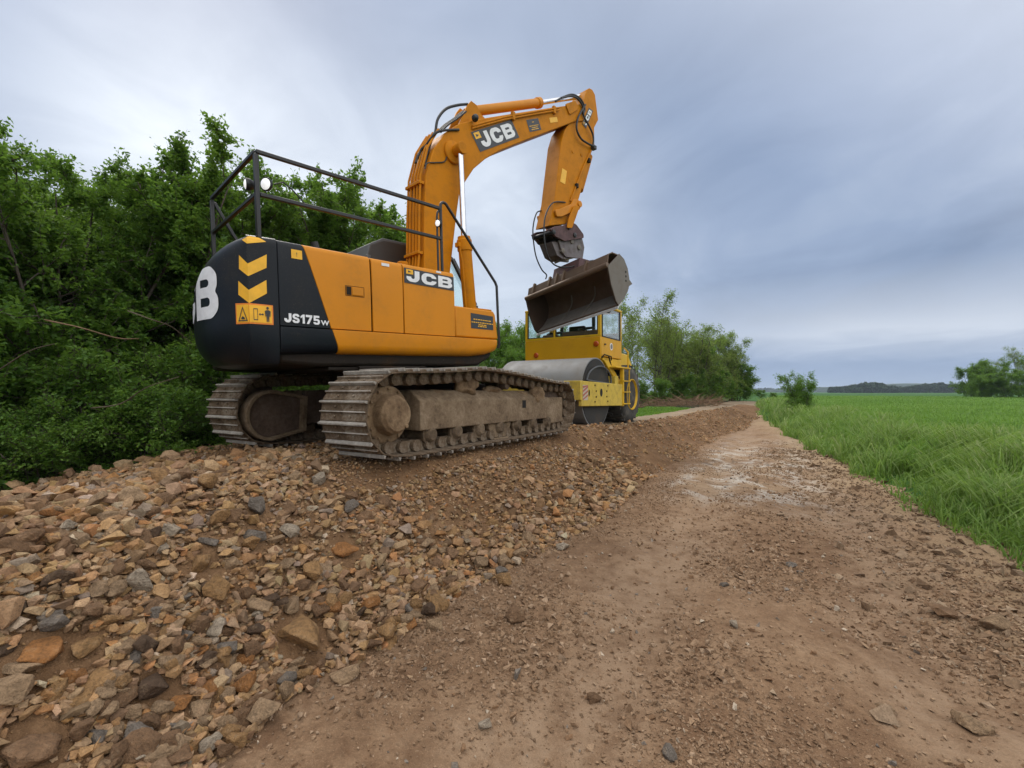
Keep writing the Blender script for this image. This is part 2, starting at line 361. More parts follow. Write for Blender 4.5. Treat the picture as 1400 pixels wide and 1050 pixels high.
M_hitch=paint('worn_hitch_steel',(.13,.072,.072),.5,(.03,.03,.035),.8,7,lo=.42,metal=.3)
M_hitch2=paint('bare_hitch_steel',(.17,.15,.15),.42,(.07,.05,.045),.8,9,lo=.42,metal=.35)
M_bucket=paint('brown_bucket_steel',(.15,.10,.066),.42,(.26,.2,.15),.5,5,lo=.45,metal=.3)
M_bucketin=paint('bucket_inside_steel',(.075,.05,.036),.5,(.16,.12,.09),.5,4,lo=.5,metal=.3)
M_buckside=paint('dusty_grey_steel',(.185,.165,.142),.55,(.14,.10,.075),.6,6,lo=.48,metal=.2)
M_floor=paint('lit_floor_plate',(.20,.185,.165),.45,(.10,.075,.055),.7,5,lo=.45,metal=.2)  # paler grey paints in the light on the bucket's lower inside
M_edge=plain('polished_edge',(.62,.62,.62),.45,.15)
M_galv=plain('grey_plastic',(.07,.075,.08),.5)
def mat_glass(name,tint=(.90,.96,.95)):
    m,t=new_mat(name); gl=t.n('ShaderNodeBsdfGlossy',{'Color':(1,1,1,1),'Roughness':.03}); tr=t.n('ShaderNodeBsdfTransparent',{'Color':(*tint,1)})
    fr=t.n('ShaderNodeFresnel',{'IOR':1.5}); mx=t.n('ShaderNodeMixShader'); t.L.new(t.math('MULTIPLY',fr.outputs[0],.55,True),mx.inputs[0]); t.L.new(tr.outputs[0],mx.inputs[1]); t.L.new(gl.outputs[0],mx.inputs[2]); t.L.new(mx.outputs[0],t.out.inputs[0]); return m
M_cabdk=plain('dark_cab_trim',(.03,.024,.02),.5)
M_glass=mat_glass('cab_glass')
M_lens,_t=new_mat('lamp_lens'); setp(_t,col=(.85,.87,.9),rough=.08); _t.bs.inputs['Emission Color'].default_value=(1,.98,.95,1); _t.bs.inputs['Emission Strength'].default_value=.45  # weak emission stands in for sky reflected in the lamp dish
X=empty('excavator',EX,'orange and black tracked excavator with raised arm standing on the rubble bank','excavator')
K=lambda px,py,b: onplane(EX,px,py,b)
z6=lambda x,y:(540+x/3.89,110+y/3.89)
def decal(name,V,F,fn,mat,parent,n=None):
    mb=MB(); mb.add([fn(x,y) for x,y in V],F)
    o=mb.build(name,mat,parent,angle=0); return o
# ---- letter shapes (unit height)
GJ=rounded([(.62,1),(1.0,1),(1.0,.27),(.72,0),(.24,0),(0,.2),(0,.44),(.36,.44),(.36,.36),(.45,.27),(.54,.27),(.62,.36)],[0,0,.2,.2,.2,.15,0,0,.08,.08,.08,.08])
GC=rounded([(.27,1),(.93,1),(1.2,.76),(1.2,.62),(.82,.62),(.82,.66),(.73,.74),(.48,.74),(.38,.65),(.38,.35),(.48,.26),(.73,.26),(.82,.34),(.82,.39),(1.2,.39),(1.2,.25),(.93,0),(.27,0),(0,.26),(0,.74)],[.2,.2,.15,0,0,0,.08,.08,.08,.08,.08,.08,0,0,0,.15,.2,.2,.2,.2])
GB=[rounded([(0,0),(.95,0),(1.2,.17),(1.2,.4),(1.08,.51),(1.17,.62),(1.17,.84),(.93,1),(0,1)],[0,.2,.18,.1,.05,.1,.18,.2,0]),rounded([(.37,.61),(.74,.61),(.82,.65),(.82,.72),(.74,.76),(.37,.76)],[0,.05,.04,.04,.05,0]),rounded([(.37,.24),(.77,.24),(.85,.28),(.85,.37),(.77,.41),(.37,.41)],[0,.05,.04,.04,.05,0])]
def jcb2d():
    """three letters filling [0,3.72]x[0,1]"""
    V=[];F=[]
    for g,dx in(([GJ],0),([GC],1.16),(GB,2.52)):
        v,f=fill2d(g); k=len(V); V+=[(x+dx,y) for x,y in v]; F+=[tuple(i+k for i in q) for q in f]
    return V,F,3.72
JV,JF,JW=jcb2d()
def slice2d(V,F,xs,ys=()):
    bm=bmesh.new(); vs=[bm.verts.new((x,y,0)) for x,y in V]
    for f in F:
        try: bm.faces.new([vs[i] for i in f])
        except ValueError: pass
    for x in xs: bmesh.ops.bisect_plane(bm,geom=bm.verts[:]+bm.edges[:]+bm.faces[:],plane_co=(x,0,0),plane_no=(1,0,0))
    for y in ys: bmesh.ops.bisect_plane(bm,geom=bm.verts[:]+bm.edges[:]+bm.faces[:],plane_co=(0,y,0),plane_no=(0,1,0))
    bm.verts.index_update(); V2=[(v.co.x,v.co.y) for v in bm.verts]; F2=[tuple(v.index for v in f.verts) for f in bm.faces]; bm.free(); return V2,F2
def quadmap(quad,b):
    """unit square -> quad of (a,h) corners BL,BR,TR,TL on the plane b"""
    (A,B,C,D)=quad
    def fn(x,y):
        a=A[0]*(1-x)*(1-y)+B[0]*x*(1-y)+C[0]*x*y+D[0]*(1-x)*y; h=A[1]*(1-x)*(1-y)+B[1]*x*(1-y)+C[1]*x*y+D[1]*(1-x)*y
        return (a,-b,h)
    return fn
def jcb_panel(quad,b,parent,pad=(.10,.04,.12,.10)):
    """dark plate, orange corner emblem, three white letters"""
    fn=quadmap(quad,b); mb=MB(); mb.add([fn(0,0),fn(1,0),fn(1,1),fn(0,1)],[(0,1,2,3)]); base=mb.build('nameplate',M_dk,parent,angle=0)
    fn2=quadmap(quad,b+.003); x0,x1,y0,y1=pad[0],1-pad[1],pad[2],1-pad[3]
    decal('lettering',[(x0-.06+(x1-x0+.06)*x/JW,y0+(y1-y0)*y) for x,y in JV],JF,fn2,M_white,base)
    e=MB(); ex=.035; e.add([fn2(ex,.62),fn2(ex+.13,.62),fn2(ex+.13,.93),fn2(ex,.93)],[(0,1,2,3)]); em=e.build('emblem',M_yel,base,angle=0)
    fn3=quadmap(quad,b+.005); e=MB(); e.add([fn3(ex+.035,.7),fn3(ex+.1,.775),fn3(ex+.035,.85)],[(0,1,2)]); e.build('emblem_mark',M_dk,base,angle=0)
    return base
# ================= undercarriage =================
def smooth_closed(pts,n):
    P=[Vector(p) for p in pts]; m=len(P); out=[]
    for i in range(m):
        p0,p1,p2,p3=P[i-1],P[i],P[(i+1)%m],P[(i+2)%m]
        for k in range(12):
            t=k/12; out.append(.5*((2*p1)+(-p0+p2)*t+(2*p0-5*p1+4*p2-p3)*t*t+(-p0+3*p1-3*p2+p3)*t**3))
    L=[0]
    for i in range(len(out)): L.append(L[-1]+(out[(i+1)%len(out)]-out[i]).length)
    res=[];j=0
    for k in range(n):
        s=L[-1]*k/n
        while L[j+1]<s: j+=1
        t=(s-L[j])/(L[j+1]-L[j]); res.append(out[j].lerp(out[(j+1)%len(out)],t))
    return res,L[-1]
loop=[(-1.50,.085),(-.6,.085),(.4,.09),(1.3,.095),(1.72,.10)]
loop+=[(1.74+.37*math.sin(R(x)),.47-.37*math.cos(R(x))) for x in(25,55,90,125,155)]
loop+=[(1.55,.815),(1.1,.85),(.45,.905),(-.28,.94),(-.8,.905),(-1.3,.878)]
loop+=[(-1.67-.39*math.sin(R(x)),.475+.39*math.cos(R(x))) for x in(10,35,60,90,120,150)]
NSH=50
TP,TL=smooth_closed(loop,NSH)
def shoe_mesh():
    mb=MB(); w=.30; hp=TL/NSH*.5-.003
    mb.box(-hp,hp,-w,w,-.014,0)
    def ridge(x,t,h): mb.add([(x-t,-w,0),(x+t,-w,0),(x+t*.55,-w,h),(x-t*.55,-w,h),(x-t,w,0),(x+t,w,0),(x+t*.55,w,h),(x-t*.55,w,h)],[(0,1,2,3),(4,7,6,5),(0,4,5,1),(1,5,6,2),(2,6,7,3),(3,7,4,0)])
    ridge(-hp+.016,.015,.034); ridge(.012,.010,.022)
    for x in(-.035,.052):
        for y in(-.10,.10): mb.lathe([(0,.014),(.012,.014),(.013,.008)],(x,y,0),(0,0,1),6)
    for y in(-.10,.10): mb.box(-hp-.01,hp+.01,y-.022,y+.022,-.125,-.0145)
    for y in(-.125,.125): mb.cyl((-hp,y-.045,-.075),(-hp,y+.045,-.075),.058,n=14)
    mb.cyl((-hp,-.08,-.065),(-hp,.08,-.065),.03,n=10)
    return mb
sb=shoe_mesh().build('track_shoe',M_shoe,None,bevel=.003,seg=1); shoe_me=sb.data; shoe_me.materials.append(M_ridge)
for p in shoe_me.polygons:
    if p.center.z>.014 and abs(p.center.y)<.31: p.material_index=1
COL.objects.unlink(sb)
def track(side):
    bc=side*1.0; mb=MB()
    # the chain: side plates and bushings that run under the shoes
    for i in range(NSH):
        p,q=TP[i],TP[(i+1)%NSH]; mid=(p+q)/2; d=(q-p).normalized(); nrm=Vector((d.y,-d.x))
        M=Matrix(((d.x,0,nrm.x,mid.x),(0,1,0,-bc),(d.y,0,nrm.y,mid.y),(0,0,0,1)))
        for y in(-.062,.062):
            b=MB(); b.box(-.07,.07,y-.012,y+.012,-.12,-.02); xf(b,M); mb.add(b.v,b.f)
        b=MB(); b.cyl((.0,-.05,-.07),(.0,.05,-.07),.028,n=8); xf(b,M); mb.add(b.v,b.f)
    xf(mb,T2E); tk=mb.build('track',M_link,X,bevel=.004,seg=1)
    for i in range(NSH):
        p,q=TP[i],TP[(i+1)%NSH]; mid=(p+q)/2; d=(q-p).normalized(); nrm=Vector((d.y,-d.x))
        if i in(3,4): pass
        M=Matrix(((d.x,0,nrm.x,mid.x),(0,1,0,-bc),(d.y,0,nrm.y,mid.y),(0,0,0,1)))
        o=sb if (i==0 and side==1) else sb.copy()
        COL.objects.link(o); o.parent=tk; o.matrix_parent_inverse=Matrix.Identity(4); o.matrix_basis=T2E@M
    return tk
def outl(pts,b0,b1): return MB().prism(pts,b0,b1)
def lump(c,r,seed,sx=1,sy=1,sz=1,n=3):
    bm=bmesh.new(); bmesh.ops.create_icosphere(bm,subdivisions=n,radius=1)
    V=[]; 
    for v in bm.verts:
        k=1+.42*noise.fractal(v.co*1.6+Vector((seed*3.1,seed*1.7,0)),1,2,4)+.12*noise.noise(v.co*7+Vector((seed,0,0)))
        V.append((c[0]+v.co.x*r*k*sx,c[1]+v.co.y*r*k*sy,c[2]+v.co.z*r*k*sz))
    F=[tuple(v.index for v in f.verts) for f in bm.faces]; bm.free(); return V,F
for side in(1,-1):
    tk=track(side); s=side
    # track frame: outer box girder, with the idler yoke at the front
    sec=[(1.2,.30),(1.2,.595),(1.06,.70),(.80,.70),(.78,.30)]
    mb=MB(); a0,a1=-1.30,1.335
    mb.add([(a,-s*b,h) for a in(a0,a1) for b,h in sec],[tuple(range(5)),tuple(range(9,4,-1))]+[(i,(i+1)%5,5+(i+1)%5,5+i) for i in range(5)])
    xf(mb,T2E); fr=mb.build('track_frame',M_frame,X,bevel=.012)
    mb=MB(); mb.prism([(1.34,.21),(1.88,.22),(1.88,.60),(1.34,.60)],s*.80,s*1.19); xf(mb,T2E); mb.build('idler_yoke',M_frame,fr,bevel=.015)
    mb=MB(); mb.prism([(-.02,.12),(.34,.12),(.42,.30),(-.10,.30)],s*1.10,s*1.165); mb.prism([(.0,.09),(.32,.09),(.32,.119),(.0,.119)],s*1.08,s*1.19); xf(mb,T2E); mb.build('track_guard',M_frame,fr,bevel=.01)
    mb=MB(); mb.box(.64,.73,-s*1.203,-s*1.199,.47,.57); xf(mb,T2E); mb.build('frame_slot',M_dkgap,fr)
    for k in range(7):
        a=-1.12+k*.42; mb=MB()
        mb.lathe([(-.21,.05),(-.20,.065),(-.165,.085),(-.16,.105),(-.13,.105),(-.12,.085),(.12,.085),(.13,.105),(.16,.105),(.165,.085),(.20,.065),(.21,.05)],(a,-s*1.0,.25),(0,1,0),18); xf(mb,T2E); mb.build('track_roller',M_link,fr,bevel=0)
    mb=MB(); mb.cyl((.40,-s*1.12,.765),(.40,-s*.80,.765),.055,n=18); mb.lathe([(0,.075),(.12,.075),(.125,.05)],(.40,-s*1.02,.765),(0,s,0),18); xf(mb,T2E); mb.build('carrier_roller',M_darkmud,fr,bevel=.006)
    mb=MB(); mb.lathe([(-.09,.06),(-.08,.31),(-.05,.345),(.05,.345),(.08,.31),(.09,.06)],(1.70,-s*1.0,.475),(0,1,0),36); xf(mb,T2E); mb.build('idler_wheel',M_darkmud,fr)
    # sprocket and final drive at the rear
    mb=MB(); teeth=[(-1.67+(.335 if k%2 else .29)*math.cos(2*math.pi*k/42),.475+(.335 if k%2 else .29)*math.sin(2*math.pi*k/42)) for k in range(42)]
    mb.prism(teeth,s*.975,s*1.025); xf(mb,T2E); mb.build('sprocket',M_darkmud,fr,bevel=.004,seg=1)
    mb=MB(); mb.lathe([(0,.27),(.10,.27),(.115,.255),(.12,.19),(.22,.175),(.235,.16),(.255,.15),(.262,.10),(.255,.07),(.262,.02)],(-1.67,-s*1.03,.475),(0,-s,0),36)
    for k in range(12): mb.lathe([(0,.016),(.016,.016),(.018,.008)],(-1.67+.235*math.cos(k*math.pi/6),-s*1.15,.475+.235*math.sin(k*math.pi/6)),(0,-s,0),6)
    mb.lathe([(0,.022),(.02,.022)],(-1.58,-s*1.28,.37),(0,-s,0),8)
    xf(mb,T2E); mb.build('drive_hub',M_mud,fr,bevel=.006)
    # inner motor guard, teardrop plate with a raised rim
    cx,cz=-1.69,.42
    tear=[(cx+.285*math.cos(R(x)),cz+.285*math.sin(R(x))) for x in range(80,276,10)]+[(-1.26,.22),(-1.24,.63)]
    ring=[(cx+(p[0]-cx)*.86+.0,cz+(p[1]-cz)*.86) for p in tear]
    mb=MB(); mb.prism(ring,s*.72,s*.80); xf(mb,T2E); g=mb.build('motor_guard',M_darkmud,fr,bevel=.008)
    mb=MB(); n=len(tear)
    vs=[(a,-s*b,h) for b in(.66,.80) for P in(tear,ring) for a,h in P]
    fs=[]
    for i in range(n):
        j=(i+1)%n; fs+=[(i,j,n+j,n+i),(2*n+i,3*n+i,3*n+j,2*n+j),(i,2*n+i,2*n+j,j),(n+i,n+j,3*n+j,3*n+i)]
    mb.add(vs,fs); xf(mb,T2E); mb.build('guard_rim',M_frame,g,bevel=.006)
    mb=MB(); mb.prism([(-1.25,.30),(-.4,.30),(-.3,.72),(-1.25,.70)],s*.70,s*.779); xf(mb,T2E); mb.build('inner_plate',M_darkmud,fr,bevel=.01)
for i,(px,py,b,r,sd,sx,sz) in enumerate(((637,528,1.04,.15,2,1.25,1.0),(733,541,1.13,.13,5,1.2,1.0),(672,535,1.02,.13,8,1.6,.55),(600,541,1.03,.12,3,1.9,.5),(712,544,1.08,.10,9,1.6,.8),(570,543,1.0,.1,12,1.4,.5))):
    a,h=onplane(TR,px,py,b); mb=MB(); mb.add(*lump((a,-b,h),r,sd,sx,.7,sz)); xf(mb,T2E); mb.build('mud_clod',M_mud,X,angle=60)
mb=MB(); mb.prism([(-.75,.42),(1.15,.42),(1.0,.80),(-.6,.80)],-.62,.62); mb.prism([(-.65,.35),(-.25,.35),(-.25,.62),(-.65,.62)],-.78,.78); mb.prism([(.6,.35),(1.0,.35),(1.0,.62),(.6,.62)],-.78,.78); xf(mb,T2E); mb.build('car_body',M_belly,X,bevel=.02)
mb=MB(); mb.cyl((0,0,.76),(0,0,.985),.60,n=48); mb.build('slew_ring',M_belly,X,bevel=.01)
# ================= upper structure =================
mb=MB(); mb.prism([(-1.66,1.0),(-1.3,.97),(.70,.985),(.93,1.1),(.93,1.28),(-1.66,1.28)],-1.10,1.12); mb.build('revolving_frame',M_belly,X,bevel=.03)
mb=MB(); mb.box(-1.2,-.5,-1.09,.9,.93,.968); mb.box(-.9,-.1,-1.14,-.65,.94,.975); mb.build('belly_plate',M_belly,X,bevel=.01)
mb=MB(); mb.box(-1.66,.27,-1.165,-.35,1.285,2.015); mb.box(.27,.9,-1.165,-.6,1.285,1.63); mb.build('engine_bay',M_dkgap,X)
mb=MB(); mb.box(-1.25,-.02,.345,1.12,1.285,2.04); mb.build('left_side_cover',M_or,X,bevel=.04)
mb=MB(); mb.box(-1.655,.2,-.76,.34,1.6,2.045); mb.build('deck_cover',M_or2,X,bevel=.02)
def panel(name,mat,aL,aR,hb,ht,bo=1.2,dep=.45,r=.055,th=.022,parent=X):
    """bodywork panel: flat outer face rolling over into the deck; its ends may slant"""
    sec=[(bo,hb),(bo+.006,hb+(ht-hb)*.35),(bo+.006,hb+(ht-hb)*.7),(bo,ht-r)]+[(bo-r+r*math.cos(x),ht-r+r*math.sin(x)) for x in(math.pi/8,math.pi/4,math.pi*3/8,math.pi/2)]+[(bo-dep,ht)]
    inn=[(b-th if k<len(sec)-1 else b,min(h,ht-th)) for k,(b,h) in enumerate(sec)]
    n=len(sec); vs=[]
    for f in(aL,aR):
        for S in(sec,inn): vs+=[(f(h),-b,h) for b,h in S]
    fs=[]
    for i in range(n-1): fs+=[(i,i+1,2*n+i+1,2*n+i),(n+i,3*n+i,3*n+i+1,n+i+1),(i,n+i,n+i+1,i+1),(2*n+i,2*n+i+1,3*n+i+1,3*n+i)]
    fs+=[(0,2*n,3*n,n),(n-1,2*n-1,4*n-1,3*n-1)]
    return MB().add(vs,fs).build(name,mat,parent,bevel=.004,seg=1,angle=40)
slant=lambda h:-1.21-(h-1.32)*.32
cst=lambda c:(lambda h:c)
pb=panel('rear_side_panel',M_bk,cst(-1.668),slant,1.322,2.075)
p1=panel('engine_door',M_or,lambda h:slant(h)+.002,cst(-.789),1.322,2.075)
p2=panel('service_door',M_or,cst(-.772),cst(-.413),1.322,2.07)
p3=panel('tank_cover',M_or,cst(-.402),cst(.285),1.322,2.07,r=.05)
# a lower band, slightly darker where the panels are ribbed
def skirt(name,mat,secs):
    """loft of (a shift by h, bottom height)"""
    vs=[];fs=[];n=7
    for f,hb,bo in secs: 
        S=[(bo,1.312),(bo,hb+.09),(bo-.012,hb+.05),(bo-.045,hb+.015),(bo-.1,hb),(bo-.3,hb),(bo-.3,1.312)]
        vs+=[(f(h),-b,h) for b,h in S]
    m=len(secs)
    for i in range(m-1):
        for k in range(n): fs.append((i*n+k,i*n+(k+1)%n,(i+1)*n+(k+1)%n,(i+1)*n+k))
    fs+=[tuple(range(n)),tuple((m-1)*n+k for k in range(n-1,-1,-1))]
    return MB().add(vs,fs).build(name,mat,X,bevel=.004,seg=1,angle=40)
sl2=lambda h:-1.21-(h-1.32)*.32
skirt('lower_skirt',M_bk,[(cst(-1.668),1.07,1.215),(sl2,1.09,1.218)])
skirt('side_sill',M_or,[(lambda h:sl2(h)+.002,1.085,1.222),(cst(0),1.09,1.225),(cst(.55),1.10,1.225),(cst(.80),1.125,1.222),(cst(.95),1.165,1.21),(cst(.995),1.2,1.17)])
mb=MB(); mb.prism([(.292,1.322),(.985,1.322),(.945,1.63),(.91,1.675),(.292,1.685)],.62,1.2); fb=mb.build('front_tool_box',M_or,X,bevel=.018)
mb=MB(); mb.box(.62,.93,-1.15,-.8,1.682,1.70); mb.build('tread_plate',M_or2,fb,bevel=.005)
# handles, stickers on the side
def rect(name,a0,a1,h0,h1,b,mat,parent): return decal(name,[(a0,h0),(a1,h0),(a1,h1),(a0,h1)],[(0,1,2,3)],lambda x,y:(x,-b,y),mat,parent)
rect('latch_recess',-1.06,-.862,1.650,1.750,1.2078,M_belly,p1); rect('latch_face',-1.055,-.867,1.655,1.745,1.2088,M_or2,p1)
mb=MB(); mb.box(-1.05,-1.0,-1.212,-1.2095,1.66,1.74); mb.build('latch_pocket',M_belly,p1)
mb=MB(); mb.box(-.99,-.875,-1.216,-1.2095,1.662,1.738); mb.build('door_latch',M_or,p1,bevel=.003)
rect('caution_label',-1.555,-1.46,1.925,2.005,1.209,M_yel,pb)
v,f=text2d('⚠' if False else '!',.05); 
decal('caution_mark',[(x-1.515,y+1.947) for x,y in v],f,lambda x,y:(x,-1.212,y),M_dk,pb)
rect('door_tag',-.66,-.57,2.0,2.03,1.207,M_white,p2); rect('tank_tag',.03,.1,2.03,2.05,1.2055,M_white,p3)
jcb_panel([(-.395,1.862),(.275,1.852),(.275,2.01),(-.395,2.022)],1.2105,p3)
G1=[rounded([(.30,0),(.62,0),(.62,1),(.36,1),(.02,.80),(.02,.56),(.30,.70)],.02)]
G7=[rounded([(.12,0),(.48,0),(.98,.80),(.98,1),(.02,1),(.02,.75),(.60,.75)],.03)]
G5=[rounded([(.06,1),(.92,1),(.92,.77),(.38,.77),(.37,.64),(.72,.64),(.98,.50),(.98,.18),(.76,0),(.22,0),(.02,.14),(.02,.27),(.34,.27),(.40,.21),(.60,.21),(.66,.27),(.66,.38),(.60,.43),(.36,.43),(.30,.40),(.06,.42)],[.02,.02,.02,0,0,.1,.2,.2,.2,.1,0,0,.05,.05,.05,.05,.03,.03,0,0,.02])]
GS=[rounded([(.24,1),(.76,1),(.98,.84),(.98,.70),(.66,.70),(.60,.78),(.38,.78),(.34,.72),(.38,.64),(.78,.57),(1.0,.42),(1.0,.17),(.77,0),(.22,0),(0,.16),(0,.32),(.33,.32),(.38,.22),(.62,.22),(.67,.29),(.62,.37),(.22,.44),(.02,.58),(.02,.84)],[.15,.15,.08,0,0,.05,.05,.05,.05,.12,.15,.2,.2,.2,.08,0,0,.05,.05,.05,.05,.12,.12,.15])]
def word(gs):
    V=[];F=[];x0=0
    for g in gs:
        v,f=fill2d(g); k=len(V); V+=[(x+x0,y) for x,y in v]; F+=[tuple(i+k for i in q) for q in f]; x0+=max(x for x,y in v)+.13
    return V,F
v,f=word([[GJ],GS,G1,G7,G5]); v=[(x,y*.082) for x,y in v]; wd=max(x for x,y in v)
def wrap_text(v,f,a0,h0,dh): return decal('model_lettering',v,f,lambda x,y:(a0+x,-1.2115,h0+y+dh*x),M_white,pb)
wrap_text([(x*.315/wd,y) for x,y in v],f,-1.635,1.352,-.012)
v,f=text2d('W',.062,.002,1.15); wrap_text([(x,y) for x,y in v],f,-1.308,1.349,0)
def notice(name,quad,b,parent,rows=((.62,.78),(.42,.95),(.28,.35),(.17,.4))):
    fn=quadmap(quad,b); mb=MB(); mb.add([fn(0,0),fn(1,0),fn(1,1),fn(0,1)],[(0,1,2,3)]); o=mb.build(name,M_dk,parent,angle=0)
    f2=quadmap(quad,b+.003)
    for y,wd in rows:
        mb=MB(); x=.5-wd/2
        while x<.5+wd/2-.02:
            l=random.uniform(.05,.13); mb.add([f2(x,y-.03),f2(min(x+l,.5+wd/2),y-.03),f2(min(x+l,.5+wd/2),y+.03),f2(x,y+.03)],[(0,1,2,3)]); x+=l+.025
        mb.build('notice_line',M_yel,o,angle=0)
    return o
notice('notice_plate',[(.53,1.435),(.90,1.432),(.90,1.605),(.53,1.62)],1.2025,fb)
# ---- counterweight: plan follows the tail-swing arc
HT=2.085; CA=(-1.905,1.19)
_tail=[(-1.905+(a+1.905)*1.2,1.19+(b-1.19)*.85) for a,b in((-1.905,1.19),(-2.02,.95),(-2.09,.7),(-2.11,.45),(-2.085,.15),(-2.0,-.2),(-1.86,-.55),(-1.68,-.85),(-1.45,-1.1),(-1.28,-1.17))]
def _cr(P,n=12):
    P=[Vector(p) for p in P]; P=[2*P[0]-P[1]]+P+[2*P[-1]-P[-2]]; o=[]
    for i in range(1,len(P)-2):
        for k in range(n):
            t=k/n; o.append(.5*((2*P[i])+(-P[i-1]+P[i+1])*t+(2*P[i-1]-5*P[i]+4*P[i+1]-P[i+2])*t*t+(-P[i-1]+3*P[i]-3*P[i+1]+P[i+2])*t**3))
    return o+[P[-2]]
_C=_cr(_tail); _S=[0.0]
for p,q in zip(_C,_C[1:]): _S.append(_S[-1]+(q-p).length)
SEND=_S[-1]
def plan(s):
    """s<0: along the right side towards the seam; s>0: round the tail -> point(a,b), outward normal, fillet radius"""
    n1=Vector((-.04,1))
    if s<0: t=s/-.235; p=Vector((CA[0]+(-1.672-CA[0])*t,CA[1]+(1.2-CA[1])*t)); n2=n1
    else:
        i=min(max(int(np.searchsorted(_S,s))-1,0),len(_C)-2); t=min(max((s-_S[i])/(_S[i+1]-_S[i]),0),1); p=_C[i].lerp(_C[i+1],t)
        d0=(_C[min(i+1,len(_C)-1)]-_C[max(i-1,0)]).normalized(); d1=(_C[min(i+2,len(_C)-1)]-_C[i]).normalized(); d=d0.lerp(d1,t); n2=Vector((d.y,-d.x))
    k=min(max((s+.05)/.1,0),1); n=(n1*(1-k)+n2*k).normalized()
    return p,n,(.06+.02*(s+.235)/.235 if s<0 else .08+.67*min(1,s/1.2))
def cw(s,h,off=0):
    p,n,rr=plan(s); ins=0; hb=1.30
    kk=min(max((s+.235)/.3,0),1)
    if h>HT-rr: ins=rr*(1.0+.1*kk)*(1-math.sqrt(max(0,1-((h-HT+rr)/rr)**2)))
    if h<hb: ins=(.05+.17*kk)*(1-math.sqrt(max(0,1-((hb-h)/(hb-.98))**2)))
    return (p[0]+n[0]*(off-ins),-(p[1]+n[1]*(off-ins)),h)
def cweight():
    S=list(np.linspace(-.233,-.05,5))+list(np.linspace(-.03,.05,7))+list(np.linspace(.1,SEND,46))
    Hs=[.985,.99,1.0,1.02,1.05,1.09,1.14,1.2,1.3]+list(np.linspace(1.36,HT-.06,26))+[HT-.045,HT-.03,HT-.018,HT-.008,HT-.002,HT]
    m=len(Hs); vs=[];fs=[]
    for s in S: vs+=[cw(s,h) for h in Hs]
    for i in range(len(S)-1):
        for k in range(m-1): fs.append((i*m+k,(i+1)*m+k,(i+1)*m+k+1,i*m+k+1))
    n=len(S)
    # close: front face, lid and bottom
    top=[i*m+m-1 for i in range(n)]; bot=[i*m for i in range(n)]
    fs.append(tuple(top)); fs.append(tuple(reversed(bot)))
    fs.append(tuple(range(m-1,-1,-1))+tuple((n-1)*m+k for k in range(m)))
    return MB().add(vs,fs).build('counterweight',M_bk,X,angle=50)
CW=cweight()
def cwdecal(name,V,F,mat,off,parent=CW,step=.03):
    xs=np.arange(min(x for x,y in V)+step*.5,max(x for x,y in V),step); xs=[x for x in xs]+[0.0]
    ys=np.arange(min(y for x,y in V)+.02,max(y for x,y in V),.03)
    V,F=slice2d(V,F,xs,ys); return decal(name,V,F,lambda x,y:cw(x,y,off),mat,parent)
# chevrons and warning label fold round the corner (s=0)
_gs=np.linspace(-.23,.75,197); _gh=np.linspace(1.0,HT-.002,218); _gp=np.array([[EX@Vector(cw(float(a),float(h))) for h in _gh] for a in _gs]); _gx=700+FPX*_gp[...,0]/_gp[...,1]; _gy=536-FPX*(_gp[...,2]-CAMZ)/_gp[...,1]
def on_tail(X_,Y_):
    """spot on the counterweight skin -> (distance round the tail, height)"""
    px,py=250+X_/4.774,300+Y_/4.773; i,j=np.unravel_index(np.argmin((_gx-px)**2+(_gy-py)**2),_gx.shape); return float(_gs[i]),float(_gh[j])
for pix in(((367,235),(437,290),(545,228),(545,318),(437,372),(367,322)),((363,400),(437,460),(546,397),(546,482),(437,545),(363,490))):
    V=[on_tail(*p) for p in pix]; V[1]=(0.,V[1][1]); V[4]=(0.,V[4][1]); cwdecal('chevron',V,[(0,1,4,5),(1,2,3,4)],M_yel,.004)
cwdecal('chevron',[(.055,2.03),(0,1.99),(-.15,2.03),(-.10,2.06),(-.03,2.062)],[(0,1,2,3,4)],M_yel,.004)
_q=[on_tail(*p) for p in((345,558),(585,553),(593,682),(350,690))]; _l=(_q[0][0]+_q[3][0])/2; _r=(_q[1][0]+_q[2][0])/2; _t=(_q[0][1]+_q[1][1])/2; _b=(_q[2][1]+_q[3][1])/2
def lm(V): return [((x/.175*_l if x>0 else x/.195*-_r),_b+(y-1.285)/.158*(_t-_b)) for x,y in V]
V=[(.175,1.285),(-.195,1.285),(-.195,1.44),(.175,1.445)]; lab=cwdecal('warning_label',lm(V),[(0,1,2,3)],M_orv,.004)
def inset_r(x0,x1,y0,y1): return lm([(x0,y0),(x1,y0),(x1,y1),(x0,y1)]),[(0,1,2,3)]
cwdecal('label_field',*inset_r(.16,.006,1.297,1.432),M_yel,.007,lab); cwdecal('label_field',*inset_r(.0,-.182,1.297,1.43),M_yel,.007,lab)
tri,ft=fill2d([[(.14,1.305),(.02,1.305),(.08,1.42)],[(.125,1.314),(.035,1.314),(.08,1.402)]]); cwdecal('hazard_triangle',lm(tri),ft,M_dk,.010,lab)
pl,fp=fill2d([rounded([(.105,1.325),(.085,1.345),(.06,1.335),(.05,1.318),(.075,1.322),(.09,1.318)],.006)]); cwdecal('hazard_figure',lm(pl),fp,M_dk,.010,lab)
bx,fb2=fill2d([[(-.03,1.315),(-.065,1.315),(-.065,1.405),(-.03,1.405)],[(-.034,1.321),(-.061,1.321),(-.061,1.399),(-.034,1.399)]]); cwdecal('machine_outline',lm(bx),fb2,M_dk,.010,lab)
